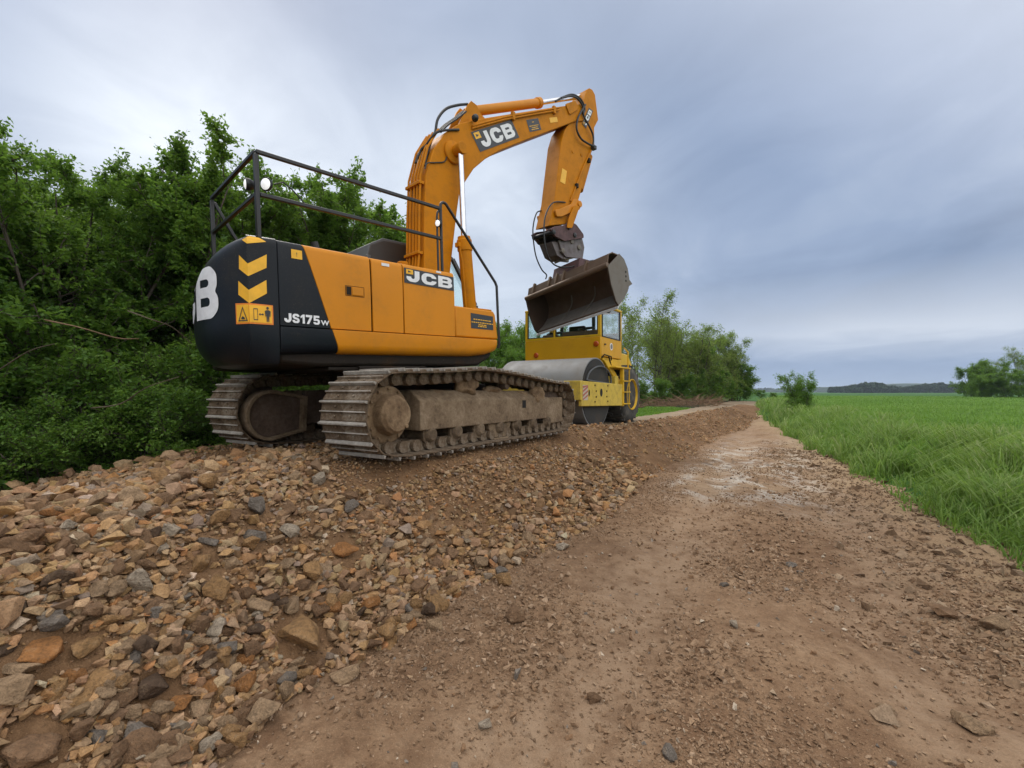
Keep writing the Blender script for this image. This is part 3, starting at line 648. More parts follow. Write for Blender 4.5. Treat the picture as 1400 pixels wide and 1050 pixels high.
ar,fa=fill2d([[(-.072,1.362),(-.086,1.372),(-.086,1.365),(-.102,1.365),(-.102,1.372),(-.116,1.362),(-.102,1.352),(-.102,1.359),(-.086,1.359),(-.086,1.352)]]); cwdecal('distance_arrow',lm(ar),fa,M_dk,.010,lab)
mn,fm=fill2d([rounded([(-.128,1.345),(-.122,1.39),(-.138,1.398),(-.156,1.398),(-.172,1.39),(-.168,1.345),(-.162,1.345),(-.160,1.375),(-.158,1.305),(-.150,1.305),(-.147,1.35),(-.144,1.305),(-.136,1.305),(-.134,1.375),(-.132,1.345)],.002),[(-.147+.011*math.cos(x),1.413+.011*math.sin(x)) for x in np.linspace(0,2*math.pi,12,endpoint=False)]]); cwdecal('person_figure',lm(mn),fm,M_dk,.010,lab)
# large maker's letters round the tail; they read left to right seen from behind
def s_at(px,h):
    for s_ in np.linspace(.1,SEND,400):
        P=EX@Vector(cw(s_,h)); 
        if 700+FPX*P.x/P.y<px: return s_
    return SEND*.6
SR,SL=s_at(299,1.6),s_at(270,1.6); LS=max(.30,(SL-SR)/1.2); LH,L0=.45,1.385
V=[(SR+(JW-x)*LS,L0+y*LH) for x,y in JV]; V=[(min(x,SEND-.02),y) for x,y in V]
cwdecal('tail_lettering',V,JF,M_white,.004)
# ---- handrails
def tube(name,pts,r,mat=M_rail,parent=X,n=10): return MB().tube(pts,r,n).build(name,mat,parent,angle=40)
def sq(p,q,t=.021):
    """square bar between two points"""
    p=Vector(p);q=Vector(q); d=(q-p).normalized(); s=d.cross(Vector((0,0,1)));
    if s.length<.1: s=d.cross(Vector((1,0,0)))
    s.normalize(); u=s.cross(d); vs=[p+s*i*t+u*j*t for i,j in((-1,-1),(1,-1),(1,1),(-1,1))]; vs+=[v+(q-p) for v in vs]
    return vs,[(0,1,2,3),(7,6,5,4),(0,4,5,1),(1,5,6,2),(2,6,7,3),(3,7,4,0)]
def rail(name,segs,parent=X,t=.017):
    mb=MB(); [mb.add(*sq(p,q,t)) for p,q in segs]; return mb.build(name,M_rail,parent,bevel=.005,seg=1)
rb=1.155
HR=rail('hand_rail',[((-1.80,-rb,2.80),(.15,-rb,2.79)),((-1.80,-rb+.022,2.80),(-1.80,.24,2.80)),((-1.78,-rb,2.44),(.15,-rb,2.445)),((-1.80,-rb+.022,2.44),(-1.80,.24,2.44))])
rail('rail_post',[((-1.80,-rb,2.06),(-1.80,-rb,2.777))],HR,.019); rail('rail_post',[((-1.80,.24,1.95),(-1.80,.24,2.777))],HR,.019)
rail('rail_brace',[((-1.78,.24,2.76),(-1.38,.24,2.05))],HR,.016)
hoop=[(.155,-rb,2.04),(.155,-rb,2.80)]+[(.205-.05*math.cos(R(x)),-rb,2.82+.05*math.sin(R(x))) for x in(20,50,80,110,140)]+[(.98,-rb-.02,2.05),(.995,-rb-.03,2.0),(1.0,-rb-.045,1.25),(.99,-rb-.03,1.21)]
tube('grab_rail',hoop,.017,parent=HR)
tube('lamp_pole',[(.10,-rb,2.05),(.10,-rb,2.68),(.108,-rb,2.73),(.135,-rb,2.77),(.15,-rb,2.785)],.012,parent=HR)
def lamp(c,ax,r=.04,dep=.06):
    mb=MB(); mb.lathe([(0,r),(.01,r*1.04),(dep*.5,r*.95),(dep,r*.55),(dep+.005,.01)],c,ax,20); o=mb.build('work_lamp',M_rail,X,bevel=.002)
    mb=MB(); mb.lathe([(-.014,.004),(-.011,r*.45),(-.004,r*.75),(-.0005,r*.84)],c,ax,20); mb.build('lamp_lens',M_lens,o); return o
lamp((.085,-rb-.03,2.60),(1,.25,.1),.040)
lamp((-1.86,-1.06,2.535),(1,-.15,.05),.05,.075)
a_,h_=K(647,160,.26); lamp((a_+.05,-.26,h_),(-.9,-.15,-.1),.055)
# round work lamp by the rail; its lens glow stands in for reflected sky
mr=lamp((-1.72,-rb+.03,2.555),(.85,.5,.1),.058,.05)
tube('lamp_cable',[(-1.66,-rb,2.56),(-1.58,-rb,2.60),(-1.50,-rb,2.55),(-1.40,-rb,2.46)],.006,parent=mr)
mb=MB(); mb.lathe([(0,.055),(.14,.05),(.15,.04),(.26,.035)],(-1.02,-.6,2.04),(-.25,0,1),14); mb.build('exhaust_pipe',M_rail,X)
mb=MB(); mb.lathe([(0,.05),(.16,.05),(.165,.065),(.23,.065),(.235,.02)],(.02,-.55,2.04),(0,0,1),18); mb.build('breather_cap',M_or2,X,bevel=.004)
# ---- cab (left side of the machine)
cb0,cb1=.36,1.2        # y range (left is +)
sideo=[(.02,1.15),(.02,2.45),(.10,2.72),(.30,2.83),(1.42,2.83),(1.56,2.76),(2.0,2.05),(1.98,1.6),(1.85,1.15)]
mb=MB(); n=len(sideo); 
mb.prism([(.02,1.15),(1.85,1.15),(1.98,1.6),(.02,1.6)],-1.2,-.36); mb.prism([(.03,2.5),(.10,2.72),(.30,2.83),(1.42,2.83),(1.56,2.76),(1.5,2.7),(.3,2.72),(.2,2.66)],-1.2,-.36)
for y in(-.36,-1.155):
    for p,q in(((.05,1.6),(.06,2.55)),((.95,1.6),(.95,2.72)),((1.98,1.6),(2.0,2.05)),((1.99,2.05),(1.53,2.74))):
        mb.add(*sq((p[0],-y,p[1]),(q[0],-y,q[1]),.03))
CB=mb.build('cab',M_galv,X,bevel=.01)
mb=MB(); mb.prism([(.025,1.62),(.025,2.45),(.10,2.70),(.30,2.80),(.93,2.80),(.93,1.62)],-.395,-.352); mb.box(.022,.05,.36,1.2,1.6,2.5); mb.build('cab_rear_quarter',M_cabdk,CB,bevel=.01)
for nm,pts in(('side_window',[(.32,-.40),(1.5,-.40)]),):
    mb=MB(); mb.prism([(.99,1.62),(1.96,1.62),(1.97,2.05),(1.52,2.70),(.99,2.70)],-.40,-.392); mb.build('side_window',M_glass,CB)
mb=MB(); mb.prism([(.99,1.62),(1.96,1.62),(1.97,2.05),(1.52,2.70),(.99,2.70)],-1.17,-1.162); mb.build('side_window',M_glass,CB)
mb=MB(); mb.add([(2.01,.40,2.05),(2.01,1.15,2.05),(1.54,1.15,2.74),(1.54,.40,2.74)],[(0,1,2,3)]); mb.build('windscreen',M_glass,CB,angle=0)
mb=MB(); mb.box(.35,.8,.5,1.05,1.6,1.75); mb.box(.3,.42,.52,1.03,1.75,2.35); mb.build('driver_seat',M_rail,CB,bevel=.04)
# ================= boom =================
BO=[(.50,1.30),(.59,2.45),(.615,3.1),(.66,3.63),(.80,4.02),(1.02,4.33),(1.29,4.56),(1.7,4.78),(2.47,5.16),(3.41,5.62),(4.0,5.9),(4.30,6.04),(4.42,5.97),(4.40,5.76),(4.10,5.63),(3.61,5.34),(2.8,4.86),(2.11,4.44),(1.78,4.20),(1.54,3.98),(1.36,3.73),(1.25,3.54),(1.19,3.26),(1.06,2.52),(.86,1.30)]
BM=MB().prism(BO,-.2,.2).build('boom',M_or2,X,bevel=.012,angle=25)
mb=MB()   # flanges of the box section, a slightly proud rim, and pin bosses
for s in(1,-1):
    mb.lathe([(0,.16),(.035,.16),(.04,.15)],(1.14,-s*.2,4.08),(0,-s,0),28); mb.lathe([(.03,.075),(.19,.075),(.195,.06)],(1.17,-s*.2,4.10),(0,-s,0),20)
mb.build('pin_boss',M_or2,BM,bevel=.006)
q=[K(*z6(*p),.2) for p in((905,105),(975,125),(985,160),(925,185),(900,160))]
mb=MB(); mb.prism(rounded([K(700+x/8.75,110+y/8.75,.2) for x,y in((630,285),(750,245),(785,350),(680,415))],.04),.2,.225); mb.build('pivot_plate',M_or2,BM,bevel=.005)
jcb_panel([K(*z6(*p),.2) for p in((452,381),(661,303),(618,209),(402,276))],.205,BM,(.17,.06,.12,.12))
notice('notice_plate',[K(*z6(*p),.2) for p in((716,275),(778,262),(760,201),(697,210))],.204,BM,((.75,.2),(.45,.8),(.3,.5),(.15,.6)))
o=decal('caution_label',[K(*z6(*p),.2) for p in((826,226),(866,220),(860,194),(820,199))],[(0,1,2,3)],lambda x,y:(x,-.204,y),M_yel,BM)
# cylinders
for s in(1,-1):
    b=s*.33; mb=MB(); mb.lathe([(0,.035),(.01,.085),(.05,.095),(1.16,.095),(1.17,.108),(1.32,.108),(1.33,.095),(1.37,.09)],(1.30,-b,1.5),Vector((1.195,-b,2.87))-Vector((1.30,-b,1.5)),22)
    lc=mb.build('lift_cylinder',M_or2,X,bevel=.004)
    mb=MB(); mb.cyl((1.195,-b,2.86),(1.172,-b,4.05),.041,n=20); mb.build('lift_rod',M_chrome,lc)
    mb=MB(); mb.lathe([(-.07,.085),(.07,.085)],(1.17,-b,4.10),(0,1,0),20); mb.build('rod_eye',M_or2,lc,bevel=.006)
    mb=MB(); mb.tube([(1.09,-b-.02*s,2.72),(1.13,-b-.03*s,2.5),(1.18,-b-.03*s,1.8),(1.2,-b-.03*s,1.5)],.014,8); mb.box(1.06,1.2,-b-.04,-b+.04,2.70,2.76); mb.build('supply_pipe',M_or2,lc)
mb=MB(); A=Vector((1.62,0,4.93)); B=Vector((3.33,0,5.755)); mb.lathe([(-.06,.05),(0,.075),(1.80,.075),(1.81,.092),(1.90,.092),(1.91,.05)],A,B-A,22); dc=mb.build('dipper_cylinder',M_or,X,bevel=.004)
mb=MB(); mb.cyl(B-(B-A)*.02,(4.62,0,6.40),.045,n=18); mb.build('dipper_rod',M_chrome,dc)
mb=MB()
for s in(1,-1): mb.prism([(1.30,4.55),(1.50,4.93),(1.57,5.02),(1.68,5.0),(1.76,4.90),(1.9,4.84)],s*.115,s*.145)
mb.build('cylinder_bracket',M_or2,BM,bevel=.005)
# steel pipes and clamps on the boom back, and along its right flank
for k,b in enumerate((-.13,-.06,.02,.09,.155)):
    pts=[(.46-.0*k,-b,1.9),(.535,-b,2.5),(.56,-b,3.1),(.60,-b,3.62),(.735,-b,4.05),(.93,-b,4.36)]
    tube('hydraulic_pipe',pts,.016,M_or2,BM,8)
for h,a in((3.52,.59),(2.56,.535)):
    mb=MB(); mb.box(a-.035,a+.05,-.185,.16,h-.02,h+.02); mb.build('pipe_clamp',M_or2,BM,bevel=.004)
for dz in(.0,.055):
    pts=[K(x,y,.23) for x,y in((646,172+dz*60),(690,160+dz*60),(735,152+dz*60),(765,147+dz*60))]; tube('hydraulic_pipe',[(a,-.225,h) for a,h in pts],.014,M_or2,BM,8)
for x,y in((702,157),(758,149)):
    a,h=K(x,y,.23); mb=MB(); mb.box(a-.03,a+.03,-.245,-.195,h-.08,h+.05); mb.build('pipe_clamp',M_or2,BM,bevel=.004)
def spl(pts,n=6):
    P=[Vector(p) for p in pts]; P=[P[0]*2-P[1]]+P+[P[-1]*2-P[-2]]; out=[]
    for i in range(1,len(P)-2):
        for k in range(n):
            t=k/n; out.append(.5*((2*P[i])+(-P[i-1]+P[i+1])*t+(2*P[i-1]-5*P[i]+4*P[i+1]-P[i+2])*t*t+(-P[i-1]+3*P[i]-3*P[i+1]+P[i+2])*t**3))
    out.append(P[-2]); return out
def hose(name,pix,b,r,parent,bs=None,mat=M_rub):
    pts=[]
    for i,(x,y) in enumerate(pix):
        bb=bs[i] if bs else b; a,h=K(x,y,bb); pts.append((a,-bb,h))
    return tube(name,spl(pts),r,mat,parent,8)
Z6=lambda L:[z6(*p) for p in L]
hose('hydraulic_hose',Z6([(160,455),(172,390),(200,300),(215,270),(228,205),(270,152),(330,132),(385,126)]),.1,.020,BM)
hose('hydraulic_hose',Z6([(128,420),(138,370),(165,345),(190,310),(225,275),(265,265),(340,262)]),.2,.017,BM,[.0,.03,.08,.14,.2,.215,.215])
hose('hydraulic_hose',Z6([(160,470),(172,440),(215,437),(262,432),(277,400),(283,362),(312,354)]),.212,.009,BM)
hose('hydraulic_hose',Z6([(110,440),(125,395),(165,350),(180,345)]),.0,.018,BM)
for dx in(0,8,18): hose('hydraulic_hose',Z6([(225+dx,275),(262+dx,238),(310+dx,205),(360+dx,165)]),.05+dx*.005,.014,BM)
# ---- dipper
DP=[K(*z6(*p),.17) for p in((1020,48),(1035,40),(1050,48),(1065,75),(1082,210),(1060,252),(1062,340),(1045,385),(990,590),(948,735),(905,765),(820,772),(850,640),(885,330),(905,262),(930,225),(975,170),(1005,105))]
DI=MB().prism(DP,-.16,.17).build('dipper_arm',M_or2,X,bevel=.012,angle=25)
Z4=lambda L:[(700+x/8.75,110+y/8.75) for x,y in L]
fn=lambda x,y:(x,-.1745,y)
qd=[K(*p,.174) for p in Z4([(840,520),(900,560),(975,370),(915,330)])]     # strip with small maker's letters
qd2=[qd[0],qd[3],qd[2],qd[1]]
jcb_panel([qd[0],qd[3],qd[2],qd[1]][0:1]+[K(*p,.174) for p in Z4([(925,330)])]+[K(*p,.174) for p in Z4([(975,370)])]+[K(*p,.174) for p in Z4([(895,565)])] if False else [K(*p,.174) for p in Z4([(885,575),(970,365),(920,325),(838,520)])],.1745,DI,(.16,.06,.15,.15))
decal('caution_label',[K(*z6(*p),.174) for p in((878,538),(905,552),(915,482),(890,466))],[(0,1,2,3)],fn,M_yel,DI)
mb=MB()
for p in Z4([(725,850),(830,890)]):
    a,h=K(*p,.17); mb.lathe([(0,.03),(.012,.03)],(a,-.17,h),(0,-1,0),12)
mb.build('grease_plate',M_or2,DI)
hose('hydraulic_hose',Z4([(520,250),(600,205),(715,168),(800,205),(850,270),(870,350),(850,400)]),.22,.018,DI)
hose('hydraulic_hose',Z4([(590,210),(700,190),(780,215),(845,310),(860,430),(920,540),(965,640),(975,720),(965,790)]),.23,.018,DI)
hose('hydraulic_hose',Z4([(880,290),(830,370),(790,450),(772,540),(785,620),(830,700),(900,750),(990,795)]),.235,.019,DI)
hose('hydraulic_hose',Z4([(560,600),(530,700),(515,790),(520,850)]),-.1,.016,DI)
mb=MB(); a,h=K(*Z4([(975,805)])[0],.2); mb.box(a-.05,a+.04,-.25,-.16,h-.04,h+.03); mb.build('hose_clamp',M_rub,DI,bevel=.004)
pts=[K(*z6(*p),.2) for p in((1045,370),(1000,470),(955,590),(935,640))]; tube('hydraulic_pipe',[(a,-.19,h) for a,h in pts],.014,M_or2,DI,8)
for p in((968,560),(1033,425)):
    a,h=K(*z6(*p),.2); mb=MB(); mb.box(a-.03,a+.03,-.22,-.16,h-.04,h+.04); mb.build('pipe_clamp',M_belly,DI,bevel=.004)
# bucket ram behind the dipper
A=Vector((4.83,0,5.30)); B=Vector((4.47,0,4.50)); mb=MB(); mb.lathe([(0,.05),(.02,.085),((B-A).length-.02,.085),((B-A).length,.05)],A,B-A,18); bc=mb.build('bucket_cylinder',M_or2,X)
a,h=K(*z6(975,660),.12); mb=MB(); mb.cyl(B,(a,0,h),.04,n=14); mb.build('bucket_rod',M_chrome,bc)
mb=MB(); Z5=lambda L:[(720+x/7,230+y/7) for x,y in L]
for s in(1,-1):
    mb.prism(rounded([K(*p,.2) for p in Z5([(265,400),(300,395),(420,345),(440,300),(485,300),(510,345),(500,400),(460,405),(330,465),(280,465)])],.03),s*.185,s*.225)
a,h=K(*z6(975,660),.2); mb.lathe([(-.25,.06),(.25,.06)],(a,0,h),(0,1,0),16)
mb.build('bucket_link',M_or,X,bevel=.006)
mb=MB()
for s in(1,-1): mb.prism(rounded([K(*p,.26) for p in Z5([(455,355),(505,365),(470,470),(432,575),(385,570),(405,470)])],.03),s*.245,s*.27)
mb.build('tipping_link',M_or2,X,bevel=.005)
# quick hitch
mb=MB()
for s in(1,-1): mb.prism(rounded([K(*p,.17) for p in Z5([(200,590),(240,565),(330,555),(390,515),(450,545),(520,640),(522,675),(340,705),(250,660)])],.03),s*.19,s*.235)
HQ=mb.build('quick_hitch',M_hitch,X,bevel=.006)
mb=MB()
for p in Z5([(258,610),(405,565),(460,640)]):
    a,h=K(*p,.24); mb.lathe([(0,.045),(.02,.045),(.03,.02)],(a,-.235,h),(0,-1,0),14); mb.lathe([(-.24,.04),(.24,.04)],(a,0,h),(0,1,0),12)
mb.build('hitch_pin',M_rub,HQ)
mb=MB()
for s in(1,-1): mb.prism([K(*p,.17) for p in Z5([(300,690),(522,655),(548,760),(530,870),(370,850),(330,800)])],s*.15,s*.186)
mb.prism([K(*p,.17) for p in Z5([(250,700),(500,700),(505,850),(360,870),(300,830)])],-.148,.148)
mb.build('hitch_block',M_hitch2,HQ,bevel=.006)
mb=MB()
for p in Z5([(500,760),(345,790),(430,700)]):
    a,h=K(*p,.19); mb.lathe([(0,.05),(.02,.05),(.03,.025)],(a,-.187,h),(0,-1,0),14)
for p,q in(((335,790),(250,835)),((375,860),(270,905))):
    A_=K(*Z5([p])[0],.19); B_=K(*Z5([q])[0],-.05); mb.add(*sq((A_[0],-.17,A_[1]),(B_[0],.05,B_[1]),.018))
mb.build('hitch_fitting',M_buckside,HQ,bevel=.004)
a,h=K(742,325,-.12); mb=MB(); mb.lathe([(-.2,.10),(.2,.10)],(a+.05,.06,h),(0,1,0),22); mb.build('arm_boss',M_rub,DI,bevel=.01)
# ---- bucket, rolled about its long axis
BW0,BW1=-.80,1.10; lip=(3.735,2.545); slope=(2.701-2.386)/(1.0959+.7895)
def bk(a,h,b): return (lip[0]+a,-b,lip[1]+h+slope*(b-.153))
shell=[(.0,.0),(.05,.225),(.18,.28),(.36,.27),(.52,.20),(.64,.05),(.69,-.12),(.66,-.30),(.62,-.37),(.48,-.52),(.31,-.645)]
def offs(P,d):
    out=[]
    for i,p in enumerate(P):
        a=Vector(P[max(i-1,0)]);b=Vector(P[min(i+1,len(P)-1)]); t=(b-a).normalized(); out.append((p[0]-t.y*d*-1,p[1]+t.x*d*-1))
    return out
inner=offs(shell,.022)
BK=MB().prism(shell+inner[::-1],BW0+.02,BW1-.02,bk).build('bucket',M_bucket,X,bevel=.003,seg=1)
mb=MB(); mb.tube([bk(-.005,.02,BW0),bk(-.005,.02,BW1)],.05,14); mb.build('lip_bar',M_bucket,BK)
mb=MB(); mb.prism([(.285,-.668),(.43,-.545),(.44,-.575),(.295,-.70)],BW0,BW1,bk); mb.build('cutting_edge',M_edge,BK)
for b0,b1,nm in((BW1-.018,BW1+.006,'end_plate'),(BW0-.006,BW0+.018,'end_plate')):
    mb=MB(); mb.prism([(-.02,-.0),(.06,.05)]+[(x+.0,z+.0) for x,z in shell[3:]]+[(.22,-.58),(.07,-.3)],b0,b1,bk); ep=mb.build(nm,M_bucketin,BK,bevel=.002,seg=1)
    if b1>0: mb=MB(); mb.prism([(-.012,.0),(.06,.046)]+[(x-.004,z) for x,z in shell[3:]]+[(.225,-.575),(.078,-.3)],b1,b1+.006,bk); mb.build('wear_plate',M_buckside,ep,bevel=.002,seg=1); b1+=.006
    mb=MB()
    for z in(-.02,-.10,-.18): mb.lathe([(0,.02),(.004,.02)],bk(.56,z,b1 if b1>0 else b0),(0,-1,0),10)
    mb.build('bolt_hole',M_dkgap,ep)
mb=MB(); mb.prism([(.60,-.16),(.69,-.13),(.80,-.20),(.66,-.27)],BW1-.015,BW1+.004,bk); mb.build('wear_tip',M_buckside,BK)
for b in(-.62,-.22,-.05,.12,.62):
    mb=MB(); mb.prism([(.0,.03),(.06,.22),(.10,.26),(.04,.275),(-.025,.12),(-.04,.05)],b-.02,b+.02,bk); mb.build('stiffener',M_bucket,BK,bevel=.003,seg=1)
mb=MB(); mb.prism([(.08,.20),(.15,.245),(.36,.27),(.5,.21),(.45,.42),(.15,.42)],-.2,.42,bk); mb.build('bucket_hanger',M_hitch,BK,bevel=.01)
mb=MB(); fl=[inner[-1],inner[-2],inner[-3]]; mb.prism([(x-.002,z+.003) for x,z in fl]+[(x-.008,z+.010) for x,z in fl[::-1]],BW0+.03,BW1-.03,bk); mb.build('bucket_floor',M_floor,BK)
for b in(-.25,.30):
    pts=[Vector(bk(.30,-.615,b)),Vector(bk(.40,-.53,b)),Vector(bk(.55,-.37,b+.05)),Vector(bk(.60,-.22,b+.12)),Vector(bk(.59,-.05,b+.12))]
    mb=MB(); mb.tube(spl(pts),.012,8); mb.build('weld_bead',M_buckside,BK)
hose('hydraulic_hose',Z5([(150,405),(95,430),(62,560),(66,700),(92,850),(145,970),(190,1020),(182,1060)]),-.12,.012,DI)
hose('hydraulic_hose',Z5([(410,345),(350,325),(255,330),(192,420),(166,560),(180,750),(225,880),(300,940),(420,945),(520,905),(640,882)]),.24,.013,DI,[.1,.18,.22,.24,.25,.26,.27,.28,.3,.34,.45])
# ------------------------------------------------------------------ road roller
RF=frame(34,0,(.93,10.59,-.78))
RX=empty('road_roller',RF,'old yellow single drum road roller parked behind the excavator bucket','road roller')
KR=lambda px,py,b: onplane(RF,px,py,b)
M_ry=paint('yellow_paint',(.66,.40,.012),.42,(.13,.075,.02),.55,4,lo=.50)
M_ry2=paint('amber_paint',(.64,.33,.006),.40,(.16,.08,.02),.4,3,lo=.54)
M_ryd=paint('scuffed_yellow_paint',(.60,.43,.06),.5,(.16,.12,.07),.75,7,lo=.44)
M_drum=paint('rolled_drum_steel',(.215,.22,.225),.48,(.20,.165,.125),.7,1.8,lo=.42,metal=.15)
M_drumin=paint('drum_inside',(.03,.028,.026),.6,(.13,.10,.07),.6,3)
def mat_tyre():
    m,t=new_mat('dusty_tyre_rubber'); a=t.noise(t.obj,6,5,.6); b=t.noise(t.obj,40,3)
    setp(t,col=t.ramp(a,[(.35,(.035,.034,.033)),(.6,(.085,.08,.072)),(.75,(.14,.12,.10))]),rough=.85,spec=.2,normal=bump(t,b,.4,.01)); return m
M_tyre=mat_tyre()
M_amber=plain('amber_lens',(.42,.07,.008),.25)
M_red=plain('red_vinyl',(.38,.11,.08),.6); M_dullw=plain('scuffed_white_vinyl',(.48,.43,.34),.6)
M_seat=plain('brown_trim',(.20,.12,.07),.7)
# drum
mb=MB(); n=64
prof=[(-1.05,.75),(-1.045,.757),(1.045,.757),(1.05,.75),(1.05,.728),(.82,.725),(.82,.02)]
mb.lathe([(-.82,.02),(-.82,.725),(-1.05,.728)]+prof,(0,0,.757),(0,-1,0),n); DR=mb.build('drum',M_drum,RX,angle=30)
mb=MB(); mb.lathe([(.235,.727),(.235,.715),(.03,.71),(.025,.16),(.12,.15),(.13,.02),(.0,.02),(.0,.724)],(0,-.822,.757),(0,-1,0),48); mb.build('drum_end',M_drumin,DR)
# frame round the drum
mb=MB()
for s in(1,-1): mb.prism([(-.95,.50),(1.25,.46),(1.25,.96),(-.95,1.0)],s*1.09,s*1.16)
mb.box(-.99,-.86,-1.16,1.16,.62,1.005); mb.box(.95,1.15,-1.1,1.1,.6,1.15)
FRM=mb.build('drum_frame',M_ryd,RX,bevel=.012)
def disc(mb,a,h,b,r,n=20,sx=1,th=.004): mb.add([(a+sx*r*math.cos(2*math.pi*k/n),-b,h+r*math.sin(2*math.pi*k/n)) for k in range(n)]+[(a+sx*r*math.cos(2*math.pi*k/n),-(b+th),h+r*math.sin(2*math.pi*k/n)) for k in range(n)],[tuple(range(n)),tuple(range(2*n-1,n-1,-1))]+[(k,(k+1)%n,n+(k+1)%n,n+k) for k in range(n)])
mb=MB(); disc(mb,.01,.77,1.160,.085,24,.75); disc(mb,-.60,.76,1.160,.07,20,.45); mb.build('frame_hole',M_dkgap,FRM)
mb=MB()
for a in(-.32,.36):
    for h in(.58,.68,.80,.92): mb.lathe([(0,.018),(.012,.018),(.015,.009)],(a+(.06 if h in(.68,.8) else 0)*(1 if a<0 else -1),-1.16,h),(0,-1,0),6)
mb.build('frame_bolt',M_belly,FRM)
mb=MB(); mb.add([(-.90,-1.163,.62),(-.66,-1.163,.62),(-.66,-1.163,.92),(-.90,-1.163,.92)],[(0,1,2,3)]); hz=mb.build('hazard_board',M_dullw,FRM,angle=0)
mb=MB()
for k in range(4):
    h=.60+k*.085; mb.add([(-.90,-1.166,max(h,.62)),(-.66,-1.166,min(h+.10,.90)),(-.66,-1.166,min(h+.14,.92)),(-.90,-1.166,h+.045)],[(0,1,2,3)])
mb.build('hazard_stripe',M_red,hz,angle=0)
hoopR=[KR(690+x/5.25,400+y/5.25,1.13) for x,y in((598,630),(612,585),(640,550),(680,530),(720,535),(752,565),(770,605),(772,655))]
mb=MB(); mb.tube(spl([(a,-1.10,h) for a,h in hoopR]),.018,8); p0=[KR(690+x/5.25,400+y/5.25,1.13) for x,y in((605,628),(770,655))]; mb.tube([(p0[0][0],-1.10,p0[0][1]),(p0[1][0],-1.10,p0[1][1])],.016,8); mb.build('guard_hoop',M_galv,FRM)
mb=MB(); mb.cyl((0,-.85,.757),(0,-1.09,.757),.10,n=20); mb.build('vibrator_motor',M_belly,FRM)
# chassis, hood and rear axle
mb=MB(); mb.box(.9,3.3,-.55,.55,.55,1.05); mb.build('chassis',M_belly,RX,bevel=.02)
mb=MB(); mb.prism([(1.5,1.05),(3.35,1.05),(3.40,1.55),(3.1,1.80),(1.5,1.85)],-.62,.62); hd=mb.build('engine_hood',M_ry,RX,bevel=.03)
def wheel(s):
    ax=(0,-s,0); o=(2.14,-s*.54,.72); mb=MB()
    mb.lathe([(-.16,.33),(-.16,.52),(-.12,.64),(-.06,.695),(.0,.72),(.40,.72),(.46,.695),(.51,.64),(.54,.52),(.54,.40),(.50,.37)],o,ax,56)
    for k in range(22):
        th=2*math.pi*k/22
        for i,(t0,t1) in enumerate(((-.09,.24),(.14,.48))):
            th2=th+(math.pi/22 if i else 0); M=Matrix.Translation(Vector(o))@Matrix.Rotation(-th2,4,'Y'); sk=.10*(1 if i else -1)
            vs=[]
            for r in(.69,.742):
                for t,w in((t0,.035),(t0,-.035),(t1,-.035),(t1,.035)): 
                    vs.append(M@Vector((w+sk*(t-.19)/.25*.6,-s*t,r)))
            mb.add(vs,[(0,1,2,3),(7,6,5,4),(0,4,5,1),(1,5,6,2),(2,6,7,3),(3,7,4,0)])
    ty=mb.build('wheel',M_tyre,RX,bevel=.004,seg=1)
    mb=MB(); mb.lathe([(.16,.05),(.16,.12),(.20,.13),(.22,.24),(.30,.34),(.50,.385),(.545,.39),(.55,.375),(.51,.36),(.36,.30),(.30,.20),(.31,.10),(.34,.09),(.34,.02)],o,ax,40); rim=mb.build('rim',M_ry,ty)
    mb=MB()
    for k in range(8): mb.lathe([(0,.016),(.02,.016)],(o[0]+.155*math.cos(k*math.pi/4),o[1]-s*.305,o[2]+.155*math.sin(k*math.pi/4)),ax,6)
    mb.build('wheel_nut',M_belly,rim)
wheel(1); wheel(-1)
mb=MB(); mb.cyl((2.14,-.6,.72),(2.14,.6,.72),.12,n=16); mb.build('rear_axle',M_belly,RX)
# cab
af=onplane(RF,821,450,.95)[0]; ar=onplane(RF,850,450,.95)[0]
bl,brr=-1.04,.95; h0,h1,h2=1.52,2.03,2.72
mb=MB(); mb.box(af,af+.05,-brr,-bl,h0,h1); mb.box(af+.05,ar,-brr,-brr+.05,h0+.06,h1); mb.box(af+.05,ar,-bl-.05,-bl,h0+.06,h1); mb.box(ar-.05,ar,-brr+.05,-bl-.05,h0+.06,h1+.2); mb.box(af+.05,ar-.05,-brr+.05,-bl-.05,h0+.05,h0+.10)
RC=mb.build('cab',M_ry2,RX,bevel=.015)
mb=MB(); mb.box(af-.01,ar+.01,-brr-.01,-bl+.01,h2,h2+.06); mb.build('cab_roof',M_ry,RC,bevel=.02)
mb=MB()
for y in(-brr+.035,-bl-.035):
    for a in(af+.035,ar-.035): mb=MB(); mb.box(a-.035,a+.035,y-.035,y+.035,h1,h2); mb.build('cab_post',M_ry,RC,bevel=.008)
mb=MB(); mid=-(-.22); mb.box(af,af+.04,mid-.028,mid+.028,h1,h2); mb.box(af,af+.03,-brr+.07,mid-.028,h1,h1+.05); mb.box(af,af+.03,mid+.028,-bl-.07,h1,h1+.05); mb.build('window_mullion',M_ry,RC,bevel=.006)
def window(y0,y1,z0,z1,a):
    mb=MB(); t=.018
    for q in((y0,y1,z0,z0+t),(y0,y1,z1-t,z1),(y0,y0+t,z0+t,z1-t),(y1-t,y1,z0+t,z1-t)): mb.box(a-.012,a+.02,*q)
    w_=mb.build('window',M_rub,RC,bevel=.004,seg=1); mb=MB(); mb.box(a,a+.006,y0+t,y1-t,z0+t,z1-t); mb.build('pane',M_glass,w_)
window(-brr+.07,mid-.028,h1+.05,h2-.02,af+.01); window(mid+.028,-bl-.07,h1+.05,h2-.02,af+.01)
mb=MB(); mb.box(af+.10,ar-.09,-brr-.006,-brr+.02,h1-.005,h1+.02)
